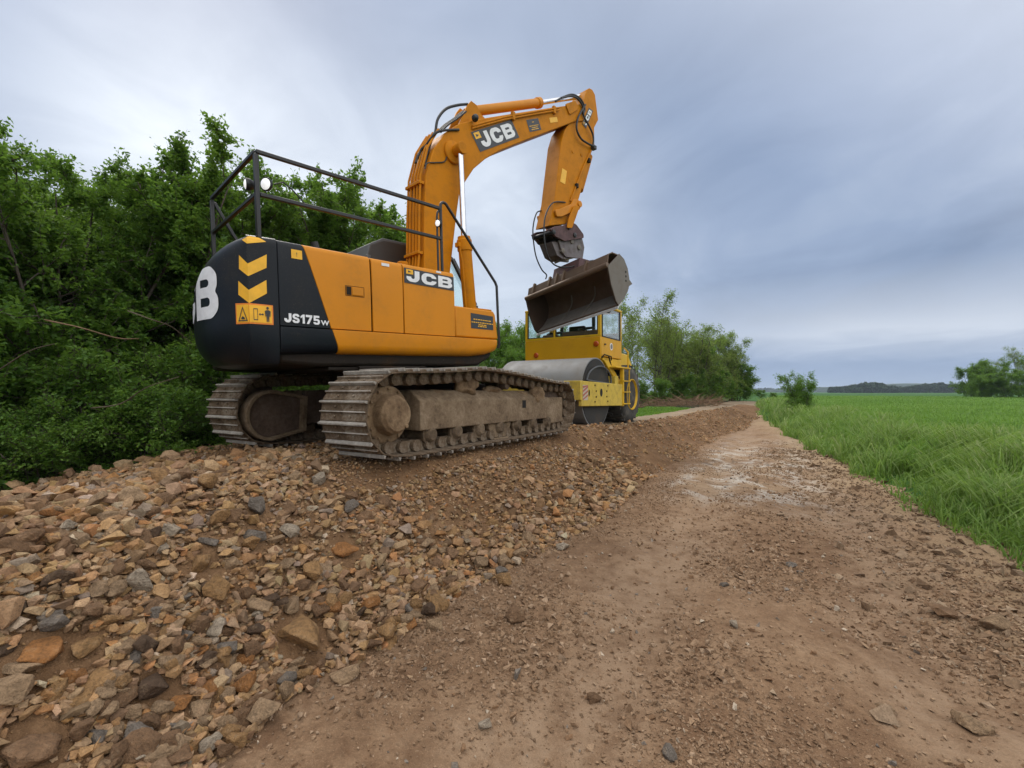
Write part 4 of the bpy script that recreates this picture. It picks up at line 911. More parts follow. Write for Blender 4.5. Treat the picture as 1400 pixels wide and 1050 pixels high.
for a in(af+.10,ar-.12): mb.box(a,a+.03,-brr-.006,-brr+.02,h1+.02,h2)
dw=mb.build('door',M_rub,RC,bevel=.003); mb=MB(); mb.box(af+.13,ar-.12,-brr+.004,-brr+.010,h1+.02,h2-.01); mb.build('pane',M_glass,dw)
mb=MB(); mb.box(af+.2,af+.26,-brr-.03,-brr-.006,1.85,1.88); mb.build('door_handle',M_rub,dw)
mb=MB(); mb.box(af+.07,ar-.07,-bl-.03,-bl-.024,h1,h2-.01); mb.build('pane',M_glass,RC)
mb=MB(); a,h=KR(836,474,.955); disc(mb,a,h,.951,.085,28); em=mb.build('door_emblem',M_white,RC,angle=0); mb=MB(); disc(mb,a,h,.956,.062,24,1,.002); mb.build('emblem_centre',M_drum,em,angle=0)
for px,py in((815,470),(733,486)):
    R0=RF.inverted()@Vector((0,0,CAMZ)); Rd=RF.to_3x3().inverted()@ray(px,py); k=(af-R0.x)/Rd.x; p=R0+Rd*k
    mb=MB(); mb.lathe([(0,.065),(.012,.065),(.03,.05),(.034,.01)],(af,p.y,p.z),(-1,0,0),20); mb.build('indicator_lamp',M_amber,RC)
# inside: dashboards, two steering wheels, seat and pillar
mb=MB(); mb.box(af+.25,af+.42,-brr+.15,mid-.08,1.6,h1+.19); mb.box(af+.25,af+.42,mid+.1,-bl-.35,1.6,h1+.15); mb.build('dashboard',M_seat,RC,bevel=.02)
for y,hh in((-.36,2.30),(.50,2.24)):
    mb=MB(); c=Vector((af+.52,y,hh)); mb.tube([c+Vector((.19*math.cos(x)*.96,.19*math.sin(x),.05*math.cos(x))) for x in np.linspace(0,2*math.pi,25)],.014,8,False)
    for x in(.5,2.6,4.7): mb.tube([c,c+Vector((.19*math.cos(x)*.96,.19*math.sin(x),.05*math.cos(x)))],.009,6)
    mb.tube([c,c+Vector((-.06,0,-.45))],.022,8); mb.build('steering_wheel',M_rub,RC)
mb=MB(); mb.box(ar-.32,ar-.2,-.1,.35,1.7,2.45); mb.box(ar-.5,ar-.2,-.12,.37,1.65,1.8); mb.build('driver_seat',M_rub,RC,bevel=.04)
mb=MB(); mb.box(ar-.10,ar-.055,-.28,-.20,h1,h2); mb.box(ar-.10,ar-.055,.62,.7,h1,h2); mb.build('rear_pillar',M_galv,RC)
a,h=KR(828,424,1.0); mb=MB(); mb.lathe([(0,.02),(.01,.065),(.03,.07),(.04,.03)],(a,-1.06,h),(.9,.3,0),20); mb.tube([(a+.02,-1.06,h),(a+.05,-.97,h+.12)],.01,6); mb.build('wing_mirror',M_rub,RC)
# side lockers, brackets and boarding ladder
mb=MB(); mb.prism([(af+.12,1.30),(ar+.05,1.33),(ar+.02,1.56),(af+.2,1.575)],.60,.93); mb.prism([(af+.0,1.50),(af+.3,1.48),(af+1.05,1.02),(af+1.0,.95),(af+.80,.98)],.97,1.03); mb.box(af+.3,1.72,-1.2,-.9,1.33,1.365); mb.build('side_locker',M_ry,RX,bevel=.012)
mb=MB(); mb.tube([(af+.02,-.97,1.55),(af+.1,-1.0,1.62),(af+.5,-1.0,1.60),(af+.55,-.98,1.52)],.015,8); mb.tube([(af+.35,-1.0,1.60),(af+.42,-1.02,1.42),(af+.5,-1.0,1.36)],.018,8); mb.build('grab_handle',M_belly,RX)
mb=MB()
for a in(1.26,1.68): mb.box(a-.012,a+.012,-1.18,-1.155,.46,1.33)
for h in(.50,.78,1.04): mb.box(1.24,1.70,-1.20,-1.10,h-.012,h+.012)
mb.box(1.24,1.34,-1.17,-1.10,.45,1.33)
mb.tube([(1.70,-1.13,1.36),(1.70,-1.13,1.75),(1.62,-1.05,1.85)],.018,8); mb.build('boarding_ladder',M_ry,RX,bevel=.004)
# ------------------------------------------------------------------ stones
def hull(seed,flat=.6,n=14,boxy=.55):
    r=random.Random(seed); bm=bmesh.new()
    for i in range(n):
        v=Vector((r.gauss(0,1),r.gauss(0,1),r.gauss(0,1))).normalized()
        m=max(abs(v.x),abs(v.y),abs(v.z)); v=v*(1-boxy)+v/m*boxy*.8; v*=r.uniform(.82,1.1)
        bm.verts.new((v.x*r.uniform(.95,1.05),v.y*.8,v.z*flat))
    res=bmesh.ops.convex_hull(bm,input=bm.verts); 
    bmesh.ops.delete(bm,geom=[v for v in bm.verts if not v.link_faces],context='VERTS')
    return bm
LOW=[]
for i in range(26):
    bm=hull(100+i,[.38,.5,.62,.75][i%4],11+i%6); bmesh.ops.triangulate(bm,faces=bm.faces); bm.verts.index_update()
    LOW.append((np.array([v.co[:] for v in bm.verts])*.5,np.array([[v.index for v in f.verts] for f in bm.faces]))); bm.free()
TINY=[]
for i in range(10):
    bm=hull(300+i,.7,7,.2); bmesh.ops.triangulate(bm,faces=bm.faces); bm.verts.index_update()
    TINY.append((np.array([v.co[:] for v in bm.verts])*.5,np.array([[v.index for v in f.verts] for f in bm.faces]))); bm.free()
PAL={'ochre':(.33,.19,.082),'tan':(.35,.235,.138),'brown':(.215,.125,.068),'dark brown':(.105,.066,.042),'grey':(.20,.172,.145),'pale':(.42,.345,.26),'orange brown':(.345,.155,.052)}
PAL={k:tuple(q*1.12 for q in v) for k,v in PAL.items()}; PN=list(PAL); PW=np.array([.22,.29,.27,.06,.055,.04,.065])
def stone_mat(name,col=None):
    m,t=new_mat(name); p=t.obj
    if col is None: c=t.n('ShaderNodeAttribute',attribute_name='tint').outputs['Color']; s1,s2=30,140
    else:
        rnd=t.n('ShaderNodeObjectInfo').outputs['Random']; c=t.mix(t.math('MULTIPLY',rnd,.6),col,tuple(x*.62 for x in col)); s1,s2=3,14
    a=t.noise(p,s1,5,.65); b=t.noise(p,s2,4,.7)
    c=t.mix(t.ramp(a,[(.38,.65),(.58,0)]),c,t.mix(.5,c,(.06,.038,.022))); c=t.mix(t.ramp(a,[(.56,0),(.72,.55)]),c,(.33,.235,.145))
    c=t.mix(t.ramp(b,[(.34,.45),(.55,0)]),c,(.055,.038,.026)); 
    setp(t,col=c,rough=.9,spec=.2,normal=bump(t,t.math('ADD',a,t.math('MULTIPLY',b,.45)),.7,.01 if col is None else .08)); return m
M_stone=stone_mat('rubble_stone')
SM={k:stone_mat(k.replace(' ','_')+'_stone',v) for k,v in PAL.items()}
def rotmats(n,tilt):
    y=rng.uniform(0,2*np.pi,n); t=np.abs(rng.normal(0,tilt,n)); ta=rng.uniform(0,2*np.pi,n)
    cy,sy=np.cos(y),np.sin(y); Z=np.zeros((n,3,3)); Z[:,0,0]=cy;Z[:,0,1]=-sy;Z[:,1,0]=sy;Z[:,1,1]=cy;Z[:,2,2]=1
    kx,ky=np.cos(ta),np.sin(ta); c,s=np.cos(t),np.sin(t); T=np.zeros((n,3,3))
    T[:,0,0]=c+kx*kx*(1-c);T[:,0,1]=kx*ky*(1-c);T[:,0,2]=ky*s;T[:,1,0]=kx*ky*(1-c);T[:,1,1]=c+ky*ky*(1-c);T[:,1,2]=-kx*s;T[:,2,0]=-ky*s;T[:,2,1]=kx*s;T[:,2,2]=c
    return T@Z
def scatter(name,shapes,pos,dia,col,mat,tilt=.45,asp=None):
    n=len(pos); var=rng.integers(0,len(shapes),n); Rm=rotmats(n,tilt); VV=[];FF=[];CC=[];off=0
    for k,(V,F) in enumerate(shapes):
        idx=np.where(var==k)[0]
        if not len(idx): continue
        sc=dia[idx][:,None]*(rng.uniform(.75,1.25,(len(idx),3)) if asp is None else asp[idx])
        P=np.einsum('nij,nkj->nki',Rm[idx],V[None]*sc[:,None,:])+pos[idx][:,None,:]
        VV.append(P.reshape(-1,3)); FF.append((F[None]+(np.arange(len(idx))*len(V))[:,None,None]+off).reshape(-1,3)); off+=len(idx)*len(V)
        CC.append(np.repeat(col[idx],len(F),0))
    me=np_mesh(name,np.concatenate(VV),np.concatenate(FF),3,[mat]); face_col(me,'tint',np.concatenate(CC))
    o=bpy.data.objects.new(name,me); link(o); return o
def inview(x,y,z,m=330):
    px=700+FPX*x/np.maximum(y,.01); py=536-FPX*(z-CAMZ)/np.maximum(y,.01); return (y>.3)&(px>-m)&(px<1400+m)&(py<1050+m)
Q=[];S=[];Dm=[]
def zone(n,q0,q1,s0,s1,med,sig,lo,hi,mask=None):
    q=rng.uniform(q0,q1,n); s=rng.uniform(s0,s1,n); d=np.clip(med*np.exp(rng.normal(0,sig,n)),lo,hi); k=np.ones(n,bool) if mask is None else mask(q,s,d)
    Q.append(q[k]);S.append(s[k]);Dm.append(d[k])
pt=lambda q,s,k=1.: fbm(*xy(q,s),1.1,3,101)*k
endq=lambda q,s: q<4.35+.4*fbm(*xy(q,s),1.,3,77)
toe=lambda q,s: q>toe_off(s)-.10-.25*pt(q,s)-sst(9,30,s)
zone(46000,-.15,4.6,-1.5,3.9,.049,.45,.022,.165,lambda q,s,d: toe(q,s)&endq(q,s)&(rng.random(len(q))<.93+.5*pt(q,s)))
zone(9000,0,2.4,-.4,2.3,.05,.4,.025,.15,lambda q,s,d: toe(q,s))
zone(21000,-.15,4.6,3.2,7.5,.034,.48,.018,.15,lambda q,s,d: toe(q,s)&endq(q,s)&(rng.random(len(q))<.90+.8*pt(q,s)))
zone(14000,-1.1,1.7,6.5,27,.046,.42,.022,.12,lambda q,s,d: toe(q,s)&(q+sst(9,30,s)<1.45)&(rng.random(len(q))<.75+1.2*pt(q,s)))
# a lip of spoil pushed up beside the tracks
for b0,b1,a0,a1 in((1.30,1.62,-2.2,2.3),(-.62,.62,-2.3,-1.2),(-1.9,-1.3,-2.3,2.2)):
    m_=1400; A_=rng.uniform(a0,a1,m_); B_=rng.uniform(b0,b1,m_); xx=TR[0][3]+A_*TR[0][0]-B_*TR[0][1]; yy=TR[1][3]+A_*TR[1][0]-B_*TR[1][1]; q_,s_=qs(xx,yy); Q.append(q_);S.append(s_);Dm.append(np.clip(.034*np.exp(rng.normal(0,.4,m_)),.015,.09))
zone(2200,-.05,.75,-1.5,9,.08,.35,.04,.19,lambda q,s,d: toe(q,s))
Q=np.concatenate(Q);S=np.concatenate(S);Dm=np.concatenate(Dm)
x,y=xy(Q,S); z=terrain(x,y); k=inview(x,y,z)&(np.hypot(x,y)>.9); 
# keep big stones clear of the tracks
ti=TR.inverted(); tx=(x-TR[0][3])*TR[0][0]+(y-TR[1][3])*TR[1][0]; ty=-((x-TR[0][3])*TR[0][1]+(y-TR[1][3])*TR[1][1])
under=(np.abs(tx)<2.25)&(np.abs(np.abs(ty)-1.0)<.36); k&=~(under&(Dm>.035))
x,y,z,Dm=x[k],y[k],z[k],Dm[k]; n=len(x)
z=z+Dm*rng.uniform(-.05,.45,n)
# the picture's own stones: (pixel x, y, size in px, colour, flatness, what it is)
SPEC=[(593,852,30,'tan',.8,'rounded beige stone lying alone on the dirt beside the rubble edge'),
(704,838,38,'brown',.75,'wedge shaped brown stone with a ridged top on the dirt path'),
(689,792,27,'ochre',.85,'cracked yellowish stone on the dirt just off the rubble toe'),
(686,776,26,'grey',.35,'flat grey stone touching the cracked yellowish stone'),
(1005,852,20,'pale','.7','pale egg shaped stone on the middle of the dirt path'),
(811,951,28,'brown',.75,'rounded brown stone near the front of the dirt path'),
(662,988,24,'pale',.8,'pale stone with a white face at the near left of the path'),
(915,1030,26,'grey',.8,'dark bluish grey stone at the bottom edge of the path'),
(1082,769,22,'grey',.3,'flat dark grey stone on the right half of the path'),
(990,797,18,'grey',.5,'small grey stone among pebbles in the middle of the path'),
(1210,962,30,'tan',.3,'flat tan stone on the near right of the path'),
(770,745,24,'pale',.6,'pale lumpy stone at the foot of the rubble bank'),
(470,743,46,'orange brown',.35,'flat orange slab lying on the rubble slope'),
(352,692,38,'grey',.9,'tall light grey boulder standing at the top of the rubble slope'),
(348,731,34,'grey',.7,'grey boulder just below the tall light grey boulder'),
(436,653,28,'pale',.8,'whitish block perched on the bank crest behind the crawler track'),
(415,858,76,'ochre',.5,'largest ochre slab near the foot of the rubble'),
(470,914,50,'tan',.5,'oblong tan stone at the edge of rubble and dirt'),
(272,770,36,'ochre',.7,'yellowish angular block high on the left rubble'),
(188,1003,44,'grey',.85,'pinkish grey stone at the bottom of the rubble'),
(290,1014,38,'pale',.8,'speckled white and grey stone at the bottom of the rubble'),
(249,954,42,'orange brown',.5,'orange five sided stone near the foot of the rubble'),
(58,880,66,'orange brown',.4,'broad reddish slab at the left edge of the rubble'),
(45,1010,80,'brown',.35,'large brown slab in the bottom left corner'),
(28,905,60,'tan',.4,'leaning tan slab at the far left edge'),
(212,935,48,'dark brown',.7,'dark rounded stone in the lower rubble'),
(118,880,48,'ochre',.6,'golden brown block in the left rubble'),
(398,825,34,'tan',.7,'sandy upright block beside the largest ochre slab'),
(282,737,30,'grey',.5,'dull grey flat stone on the upper left rubble'),
(1290,830,40,'brown',.4,'flat brown stone in the clods by the grass edge'),
(1360,845,46,'tan',.5,'sandy clod at the right edge of the picture'),
(1330,980,60,'tan',.35,'long flat tan rock at the lower right of the path')]
def ground_hit(px,py):
    r=ray(px,py); lo,hi=.5,60.; 
    D=np.geomspace(.6,60,1500); X_=r.x*D;Y_=D;Zr=CAMZ+r.z*D; zt=terrain(X_,Y_); i=int(np.argmax(Zr<zt)); return Vector((X_[i],Y_[i],zt[i])),D[i]
spec=[]
for px,py,sp,cn,fl,lab in SPEC:
    p,D=ground_hit(px,py+sp*.25); spec.append((p,sp*D/FPX,cn,float(fl),lab))
# clear scattered stones from under the placed ones
keep=np.ones(n,bool)
for p,d,*_ in spec: keep&=~(np.hypot(x-p.x,y-p.y)<d*.5)
x,y,z,Dm=x[keep],y[keep],z[keep],Dm[keep]; n=len(x)
cidx=rng.choice(len(PN),n,p=PW/PW.sum())
app=Dm/np.hypot(x,y); 
# stones the machine or the picture edge hides do not count among the largest
vis=inview(x,y,z,-5)&~(under[k][keep])
order=np.argsort(-np.where(vis,app,0)); NB=262; big=order[:NB]; rest=order[NB:]
pos=np.stack([x,y,z],1); jit=rng.uniform(.75,1.2,(n,1)); cols=1.18*np.array([PAL[c] for c in PN])[cidx]*jit*rng.uniform(.93,1.07,(n,3))
cols=cols*.64+np.array((.30,.188,.098))*.36*jit
ru=scatter('rubble',LOW,pos[rest],Dm[rest],cols[rest],M_stone); tag(ru,'loose brown and tan broken stone spread over the bank',kind='stuff')
HI=[]
def hi_rock(seed,flat):
    bm=hull(seed,flat,13+seed%7,.5)
    bmesh.ops.dissolve_limit(bm,angle_limit=R(9),verts=bm.verts,edges=bm.edges)
    bmesh.ops.bevel(bm,geom=bm.edges[:],offset=.05,segments=1,affect='EDGES',clamp_overlap=True)
    bmesh.ops.triangulate(bm,faces=bm.faces); bmesh.ops.subdivide_edges(bm,edges=[e for e in bm.edges if e.calc_length()>.22],cuts=2,use_grid_fill=True)
    for v in bm.verts:
        v.co*=.5; q=v.co*4.2+Vector((seed*1.3,0,0)); v.co+=v.co.normalized()*(.034*noise.fractal(q,1,2,3)+.012*noise.noise(q*4))
    me=bpy.data.meshes.new('stone'); bmesh.ops.recalc_face_normals(bm,faces=bm.faces); bm.to_mesh(me); bm.free(); me.shade_smooth(); me.set_sharp_from_angle(angle=R(26)); me.materials.append(SM['tan']); return me
HI={f:[hi_rock(500+int(f*100)+i,f) for i in range(9)] for f in(.35,.5,.7,.85)}
def stone(p,d,cn,flat,label,group=None,tilt=.35):
    f=min(HI,key=lambda q:abs(q-flat)); o=bpy.data.objects.new('stone',random.choice(HI[f])); link(o); o.location=p
    o.rotation_euler=(random.gauss(0,tilt),random.gauss(0,tilt),random.uniform(0,6.28)); o.scale=(d*random.uniform(.9,1.12),d*random.uniform(.9,1.12),d*random.uniform(.9,1.1))
    o.material_slots[0].link='OBJECT'; o.material_slots[0].material=SM[cn]; return tag(o,label,'stone',group)
for p,d,cn,fl,lab in spec: stone(p+Vector((0,0,d*fl*.22)),d,cn,fl,lab,tilt=.15)
for i in big:
    cn=PN[cidx[i]]; stone(Vector(pos[i]),Dm[i],cn,random.choice((.35,.5,.5,.7,.7,.85)),{'ochre':'ochre angular stone in the loose rubble bank','tan':'sandy tan stone in the loose rubble bank','brown':'mid brown stone in the loose rubble bank','dark brown':'dark brown stone in the loose rubble bank','grey':'plain grey stone in the loose rubble bank','pale':'pale cream stone in the loose rubble bank','orange brown':'rusty orange stone in the loose rubble bank'}[cn],cn+' stones in the rubble')
# fines between the stones
def fines(name,n,q0,q1,s0,s1,med,sig,hi,cols_,label,mask=None,tilt=.8,mat=None,near=.7):
    q=rng.uniform(q0,q1,n); s=s0+(s1-s0)*rng.random(n)**1.5; d=np.clip(med*np.exp(rng.normal(0,sig,n)),.005,hi)
    X_,Y_=xy(q,s); Z_=terrain(X_,Y_); kk=inview(X_,Y_,Z_)&(np.hypot(X_,Y_)>near)&(d/np.hypot(X_,Y_)*FPX*.73>1.1)
    if mask is not None: kk&=mask(q,s,d)
    X_,Y_,Z_,d=X_[kk],Y_[kk],Z_[kk],d[kk]; m=len(d); c=np.array(cols_)[rng.integers(0,len(cols_),m)]*rng.uniform(.8,1.2,(m,1))
    o=scatter(name,TINY,np.stack([X_,Y_,Z_+d*.12],1),d,c,mat or M_stone,tilt); tag(o,label,kind='stuff'); return o
fines('rubble_fines',45000,-.2,4.6,-1.5,9,.018,.35,.035,[PAL['brown'],PAL['tan'],PAL['ochre'],(.14,.08,.042),(.2,.12,.065)],'small brown chippings between the stones of the bank',lambda q,s,d:toe(q,s)&endq(q,s))
SOIL=[(.27,.168,.098),(.32,.21,.128),(.235,.142,.08),(.37,.255,.165),(.29,.185,.11)]
ruts=lambda q:1-.8*np.exp(-((q+.85)/.3)**2)-.7*np.exp(-((q+2.25)/.3)**2)
cl=lambda q,s: np.clip(.45+1.8*fbm(*xy(q,s),.8,3,131),.04,1)*ruts(q+.16*fbm(*xy(q,s),2.2,2,91))
def crumbs(name,n,r0,r1,pxm,sig,lo,hi,cols_,label,mask):
    th=np.radians(rng.uniform(-60,60,n)); r=r0*(r1/r0)**rng.random(n); X_=r*np.sin(th); Y_=r*np.cos(th); q,s=qs(X_,Y_); d=np.clip(pxm*np.exp(rng.normal(0,sig,n))*r/470,lo,hi)
    kk=(q<.25)&(q>edge_q(s)-.2)&(rng.random(n)<mask(q,s)); Z_=terrain(X_,Y_); kk&=inview(X_,Y_,Z_); X_,Y_,Z_,d=X_[kk],Y_[kk],Z_[kk],d[kk]; m=len(d)
    c=np.array(cols_)[rng.integers(0,len(cols_),m)]*rng.uniform(.82,1.18,(m,1)); o=scatter(name,TINY,np.stack([X_,Y_,Z_+d*.10],1),d,c,M_stone,.9); return tag(o,label,kind='stuff')
crumbs('soil_crumbs',250000,.9,15,2.5,.5,.004,.032,SOIL,'crumbs and clods of brown soil on the path',cl)
crumbs('soil_clods',30000,1.0,9,6.,.45,.01,.06,SOIL,'larger rounded clods of soil on the path',lambda q,s:np.clip(.06+2.4*fbm(*xy(q,s),.9,3,161),0.02,1)*ruts(q+.16*fbm(*xy(q,s),2.2,2,91)))
fines('path_pebbles',5200,-3.6,.2,-.5,12,.020,.5,.075,[PAL['tan'],PAL['brown'],PAL['pale'],PAL['grey'],PAL['brown']],'scattered small pebbles on the dirt path',lambda q,s,d:rng.random(len(q))<.35+2*np.abs(fbm(*xy(q,s),1.4,2,141)))
fines('verge_clods',5200,-1.,1.6,1.5,14,.04,.5,.13,[(.25,.165,.1),(.29,.2,.125),(.21,.135,.08),(.18,.11,.062)],'dry lumpy clods along the grass edge',None) if False else None
q=rng.normal(.45,.40,6500); s=rng.uniform(1.,14,6500); qq=edge_q(s)+q; X_,Y_=xy(qq,s); Z_=terrain(X_,Y_); d=np.clip(.035*np.exp(rng.normal(0,.55,6500)),.01,.15); kk=inview(X_,Y_,Z_)
c=np.array([(.30,.21,.135),(.36,.26,.17),(.26,.175,.108),(.21,.135,.08)])[rng.integers(0,4,6500)]
o=scatter('verge_clods',TINY,np.stack([X_,Y_,Z_+d*.05],1)[kk],d[kk],c[kk],M_stone,.5); tag(o,'dry lumpy clods along the grass edge of the path',kind='stuff')
# ------------------------------------------------------------------ trees, bushes, crop
def leaf_mat(name,cols,transl=.45,rough=.5):
    m,t=new_mat(name); tint=t.n('ShaderNodeAttribute',attribute_name='tint').outputs['Color']; sp=t.n('ShaderNodeSeparateColor'); t.L.new(tint,sp.inputs[0])
    rnd=t.n('ShaderNodeObjectInfo').outputs['Random']
    k=t.math('ADD',t.math('MULTIPLY',sp.outputs[0],.8),t.math('MULTIPLY',rnd,.2)); c=t.ramp(k,[(i/(len(cols)-1),q) for i,q in enumerate(cols)])
    d=t.n('ShaderNodeBsdfPrincipled',{'Base Color':c,'Roughness':rough,'Specular IOR Level':.25}); tr=t.n('ShaderNodeBsdfTranslucent'); 
    t.L.new(t.mix(.55,c,(.26,.44,.05),'MIX'),tr.inputs[0]); mx=t.n('ShaderNodeMixShader',{0:transl}); t.L.new(d.outputs[0],mx.inputs[1]); t.L.new(tr.outputs[0],mx.inputs[2]); t.L.new(mx.outputs[0],t.out.inputs[0]); return m
M_leafd=leaf_mat('dark_hedge_leaves',[(.042,.095,.018),(.072,.155,.026),(.11,.21,.036),(.16,.255,.055)],.55)
M_leafb=leaf_mat('bright_sallow_leaves',[(.07,.165,.022),(.11,.23,.032),(.15,.28,.045)])
M_leafy=leaf_mat('yellow_green_leaves',[(.13,.165,.045),(.19,.23,.065),(.27,.29,.10)],.58)
M_leafu=leaf_mat('undergrowth_leaves',[(.05,.11,.02),(.09,.185,.032),(.14,.25,.042),(.21,.32,.065)])
M_bark=mat_mud('grey_bark',(.045,.038,.03),(.085,.072,.058),(.14,.12,.095))
M_dead=mat_mud('dead_wood',(.06,.045,.03),(.11,.085,.06),(.16,.13,.095))
M_brush=mat_mud('dry_brushwood',(.11,.065,.035),(.20,.125,.075),(.28,.19,.12))
def leaves_mesh(name,pos,size,tint,mat,r,up=.5,aspect=.55):
    n=len(pos); nr=r.normal(0,1,(n,3)); nr[:,2]=np.abs(nr[:,2])+up; nr/=np.linalg.norm(nr,axis=1)[:,None]
    t=r.normal(0,1,(n,3)); t-=nr*(t*nr).sum(1)[:,None]; t/=np.linalg.norm(t,axis=1)[:,None]; b=np.cross(nr,t)
    L=(size*.5)[:,None]; W=L*aspect; sag=nr*L*.22
    V=np.stack([pos-t*L-sag,pos+b*W+sag*.4-t*L*.1,pos+t*L-sag,pos-b*W+sag*.4-t*L*.1],1).reshape(-1,3)
    me=np_mesh(name,V,np.arange(n*4),4,[mat],True); face_col(me,'tint',np.repeat(tint[:,None],3,1)); return me
def make_tree(seed,H,spread,stems,limbs,subs,twigs,lpt,lsize,mat,low=.12,lean=.25,bare=0.,trunk=.05,cl=.10,twl=.4):
    """returns wood mesh + leaf mesh; stems climb and fork, limbs reach out and up, twigs carry the leaves"""
    r=np.random.default_rng(seed); mb=MB(); LP=[];LT=[]
    def path(p,d,l,n,wob,grav):
        P=[np.array(p,float)]; d=np.array(d,float)
        for i in range(n):
            d=d+r.normal(0,wob,3)+np.array((0,0,grav)); d/=np.linalg.norm(d); P.append(P[-1]+d*l/n)
        return P,d
    for s in range(stems):
        a=r.uniform(0,6.28); d=(math.cos(a)*lean*r.uniform(.2,1),math.sin(a)*lean*r.uniform(.2,1),1)
        h=H*r.uniform(.78,1.0); P,_=path((math.cos(a)*.12*min(1,stems-1),math.sin(a)*.12*min(1,stems-1),-.15),d,h*.92,9,.09,.05)
        tr=trunk*H/5*r.uniform(.75,1.1); mb.tube(P,list(np.linspace(tr,tr*.18,len(P))),6)
        for k in range(limbs):
            f=low+(1-low)*((k+r.random())/limbs)**.85; i=min(int(f*9),8); t=f*9-i; p=P[i]*(1-t)+P[i+1]*t
            a=r.uniform(0,6.28); up=r.uniform(.1,.8)+.5*f; ll=spread*(1.05-.62*f)*r.uniform(.55,1.15)
            Q,dq=path(p,(math.cos(a),math.sin(a),up),ll,6,.16,.03); mb.tube(Q,list(np.linspace(tr*.38*(1-f*.6),.006,len(Q))),4)
            ct=np.clip(r.normal(.45,.22),0,1)
            for j in range(subs):
                g=.25+.75*(j+r.random())/subs; i2=min(int(g*6),5); t2=g*6-i2; p2=Q[i2]*(1-t2)+Q[i2+1]*t2
                d2=dq+r.normal(0,.75,3); sl=ll*.42*r.uniform(.5,1.2)*(1.15-.5*g)
                S,ds=path(p2,d2/np.linalg.norm(d2),sl,4,.2,.04); mb.tube(S,list(np.linspace(.009,.004,len(S))),3,False)
                for w in range(twigs):
                    g3=r.uniform(.2,1); i3=min(int(g3*4),3); t3=g3*4-i3; p3=S[i3]*(1-t3)+S[i3+1]*t3; d3=ds+r.normal(0,.8,3); d3/=np.linalg.norm(d3); tl=twl*r.uniform(.4,1.1)
                    if r.random()<.5: mb.tube([p3,p3+d3*tl*.5,p3+d3*tl+np.array((0,0,.02))],[.004,.003,.0015],3,False)
                    if r.random()<bare: continue
                    m=r.poisson(lpt); u=r.random(m)[:,None]; LP.append(p3+d3*tl*u+r.normal(0,cl*.5,(m,3))); LT.append(np.clip(ct+r.normal(0,.16,m),0,1))
    me=bpy.data.meshes.new('branches'); me.from_pydata(mb.v,[],mb.f); me.materials.append(M_bark); me.shade_smooth()
    pos=np.concatenate(LP); tint=np.concatenate(LT); return me,leaves_mesh('leaves',pos,lsize*r.uniform(.65,1.25,len(pos)),tint,mat,r),float(pos[:,2].max())
PROT={}
for i in range(4): PROT['hedge%d'%i]=make_tree(10+i,5.,1.9,3,13,7,5,19,.078,M_leafd,.06,.28,cl=.07,twl=.30)
for i in range(2): PROT['bright%d'%i]=make_tree(30+i,4.,1.5,4,12,6,5,20,.075,M_leafb,.04,.35)
for i in range(3): PROT['tall%d'%i]=make_tree(40+i,8.,2.4,2,15,6,4,7,.14,M_leafy,.18,.18,.35,.045,.2,.6)
for i in range(2): PROT['full%d'%i]=make_tree(50+i,6.,2.6,3,15,7,5,11,.16,M_leafd,.05,.3,0,.05,.2,.6)
for i in range(3): PROT['bush%d'%i]=make_tree(60+i,1.5,.85,6,8,5,4,11,.065,M_leafu,.03,.55,0,.03,.08,.28)
for i in range(2): PROT['sparse%d'%i]=make_tree(70+i,5.,1.5,2,12,6,4,5,.07,M_leafd,.2,.2,.45)
for i in range(2): PROT['olive%d'%i]=make_tree(55+i,6.,2.5,3,14,6,5,8,.13,M_leafy,.05,.3,0,.05,.2,.6)
PROT['verge']=make_tree(83,2.2,.55,7,8,6,4,9,.06,M_leafb,.05,.34,.1,.03,.09,.28)
def place(kind,name,label,cat,group,x,y,H,wx=1.,rot=None,sink=.0):
    b,l,h=PROT[kind]; k=H/h; z=tz(x,y); rot=random.uniform(0,6.28) if rot is None else rot
    M=Matrix.Translation((x,y,z-sink))@Matrix.Rotation(rot,4,'Z')@Matrix.Diagonal((k*wx,k*wx,k,1))
    root=empty(name,M,label,cat,group); t_=bpy.data.objects.new('trunk',b); link(t_,root); c=bpy.data.objects.new('crown',l); link(c,root); return root
def pz(px,py,D,sink=0): 
    x=(px-700)/FPX*D; return x,D,CAMZ+(536-py)/FPX*D-tz(x,D)
# the dark hedgerow wood on the left: front row, then a deeper row that closes the gaps
def hedge(kind,px,py,D,wx,label,group='dark trees of the hedgerow wood'): x,y,H=pz(px,py,D); return place(kind,'hedgerow_tree',label,'tree',group,x,y,H,wx)
uniq={0:'tallest dark leafy tree at the left edge of the picture',3:'dark leafy tree right behind the tail of the excavator',6:'thin leaved tree showing between hand rail and boom'}
fr=[(-130,120,5.2,1.0),(15,148,5.5,.95),(95,205,6.4,.9),(195,190,7.0,.95),(285,215,8.0,1.0),(375,245,9.2,1.0),(455,238,10.3,.95),(520,285,11.6,.8)]
lab=['dark leafy tree of the hedgerow wood behind the excavator']*8
lab[1]='tallest dark leafy tree at the left edge above the scrub'; lab[3]='tall dark tree with ragged top left of the hand rail'; lab[6]='dark leafy tree seen through the long hand rail near the boom'; lab[7]='thin bare twigged tree just left of the orange boom'
for i,(px,py,D,wx) in enumerate(fr): hedge('sparse0' if i==7 else 'hedge%d'%(i%4),px,py,D,wx,lab[i])
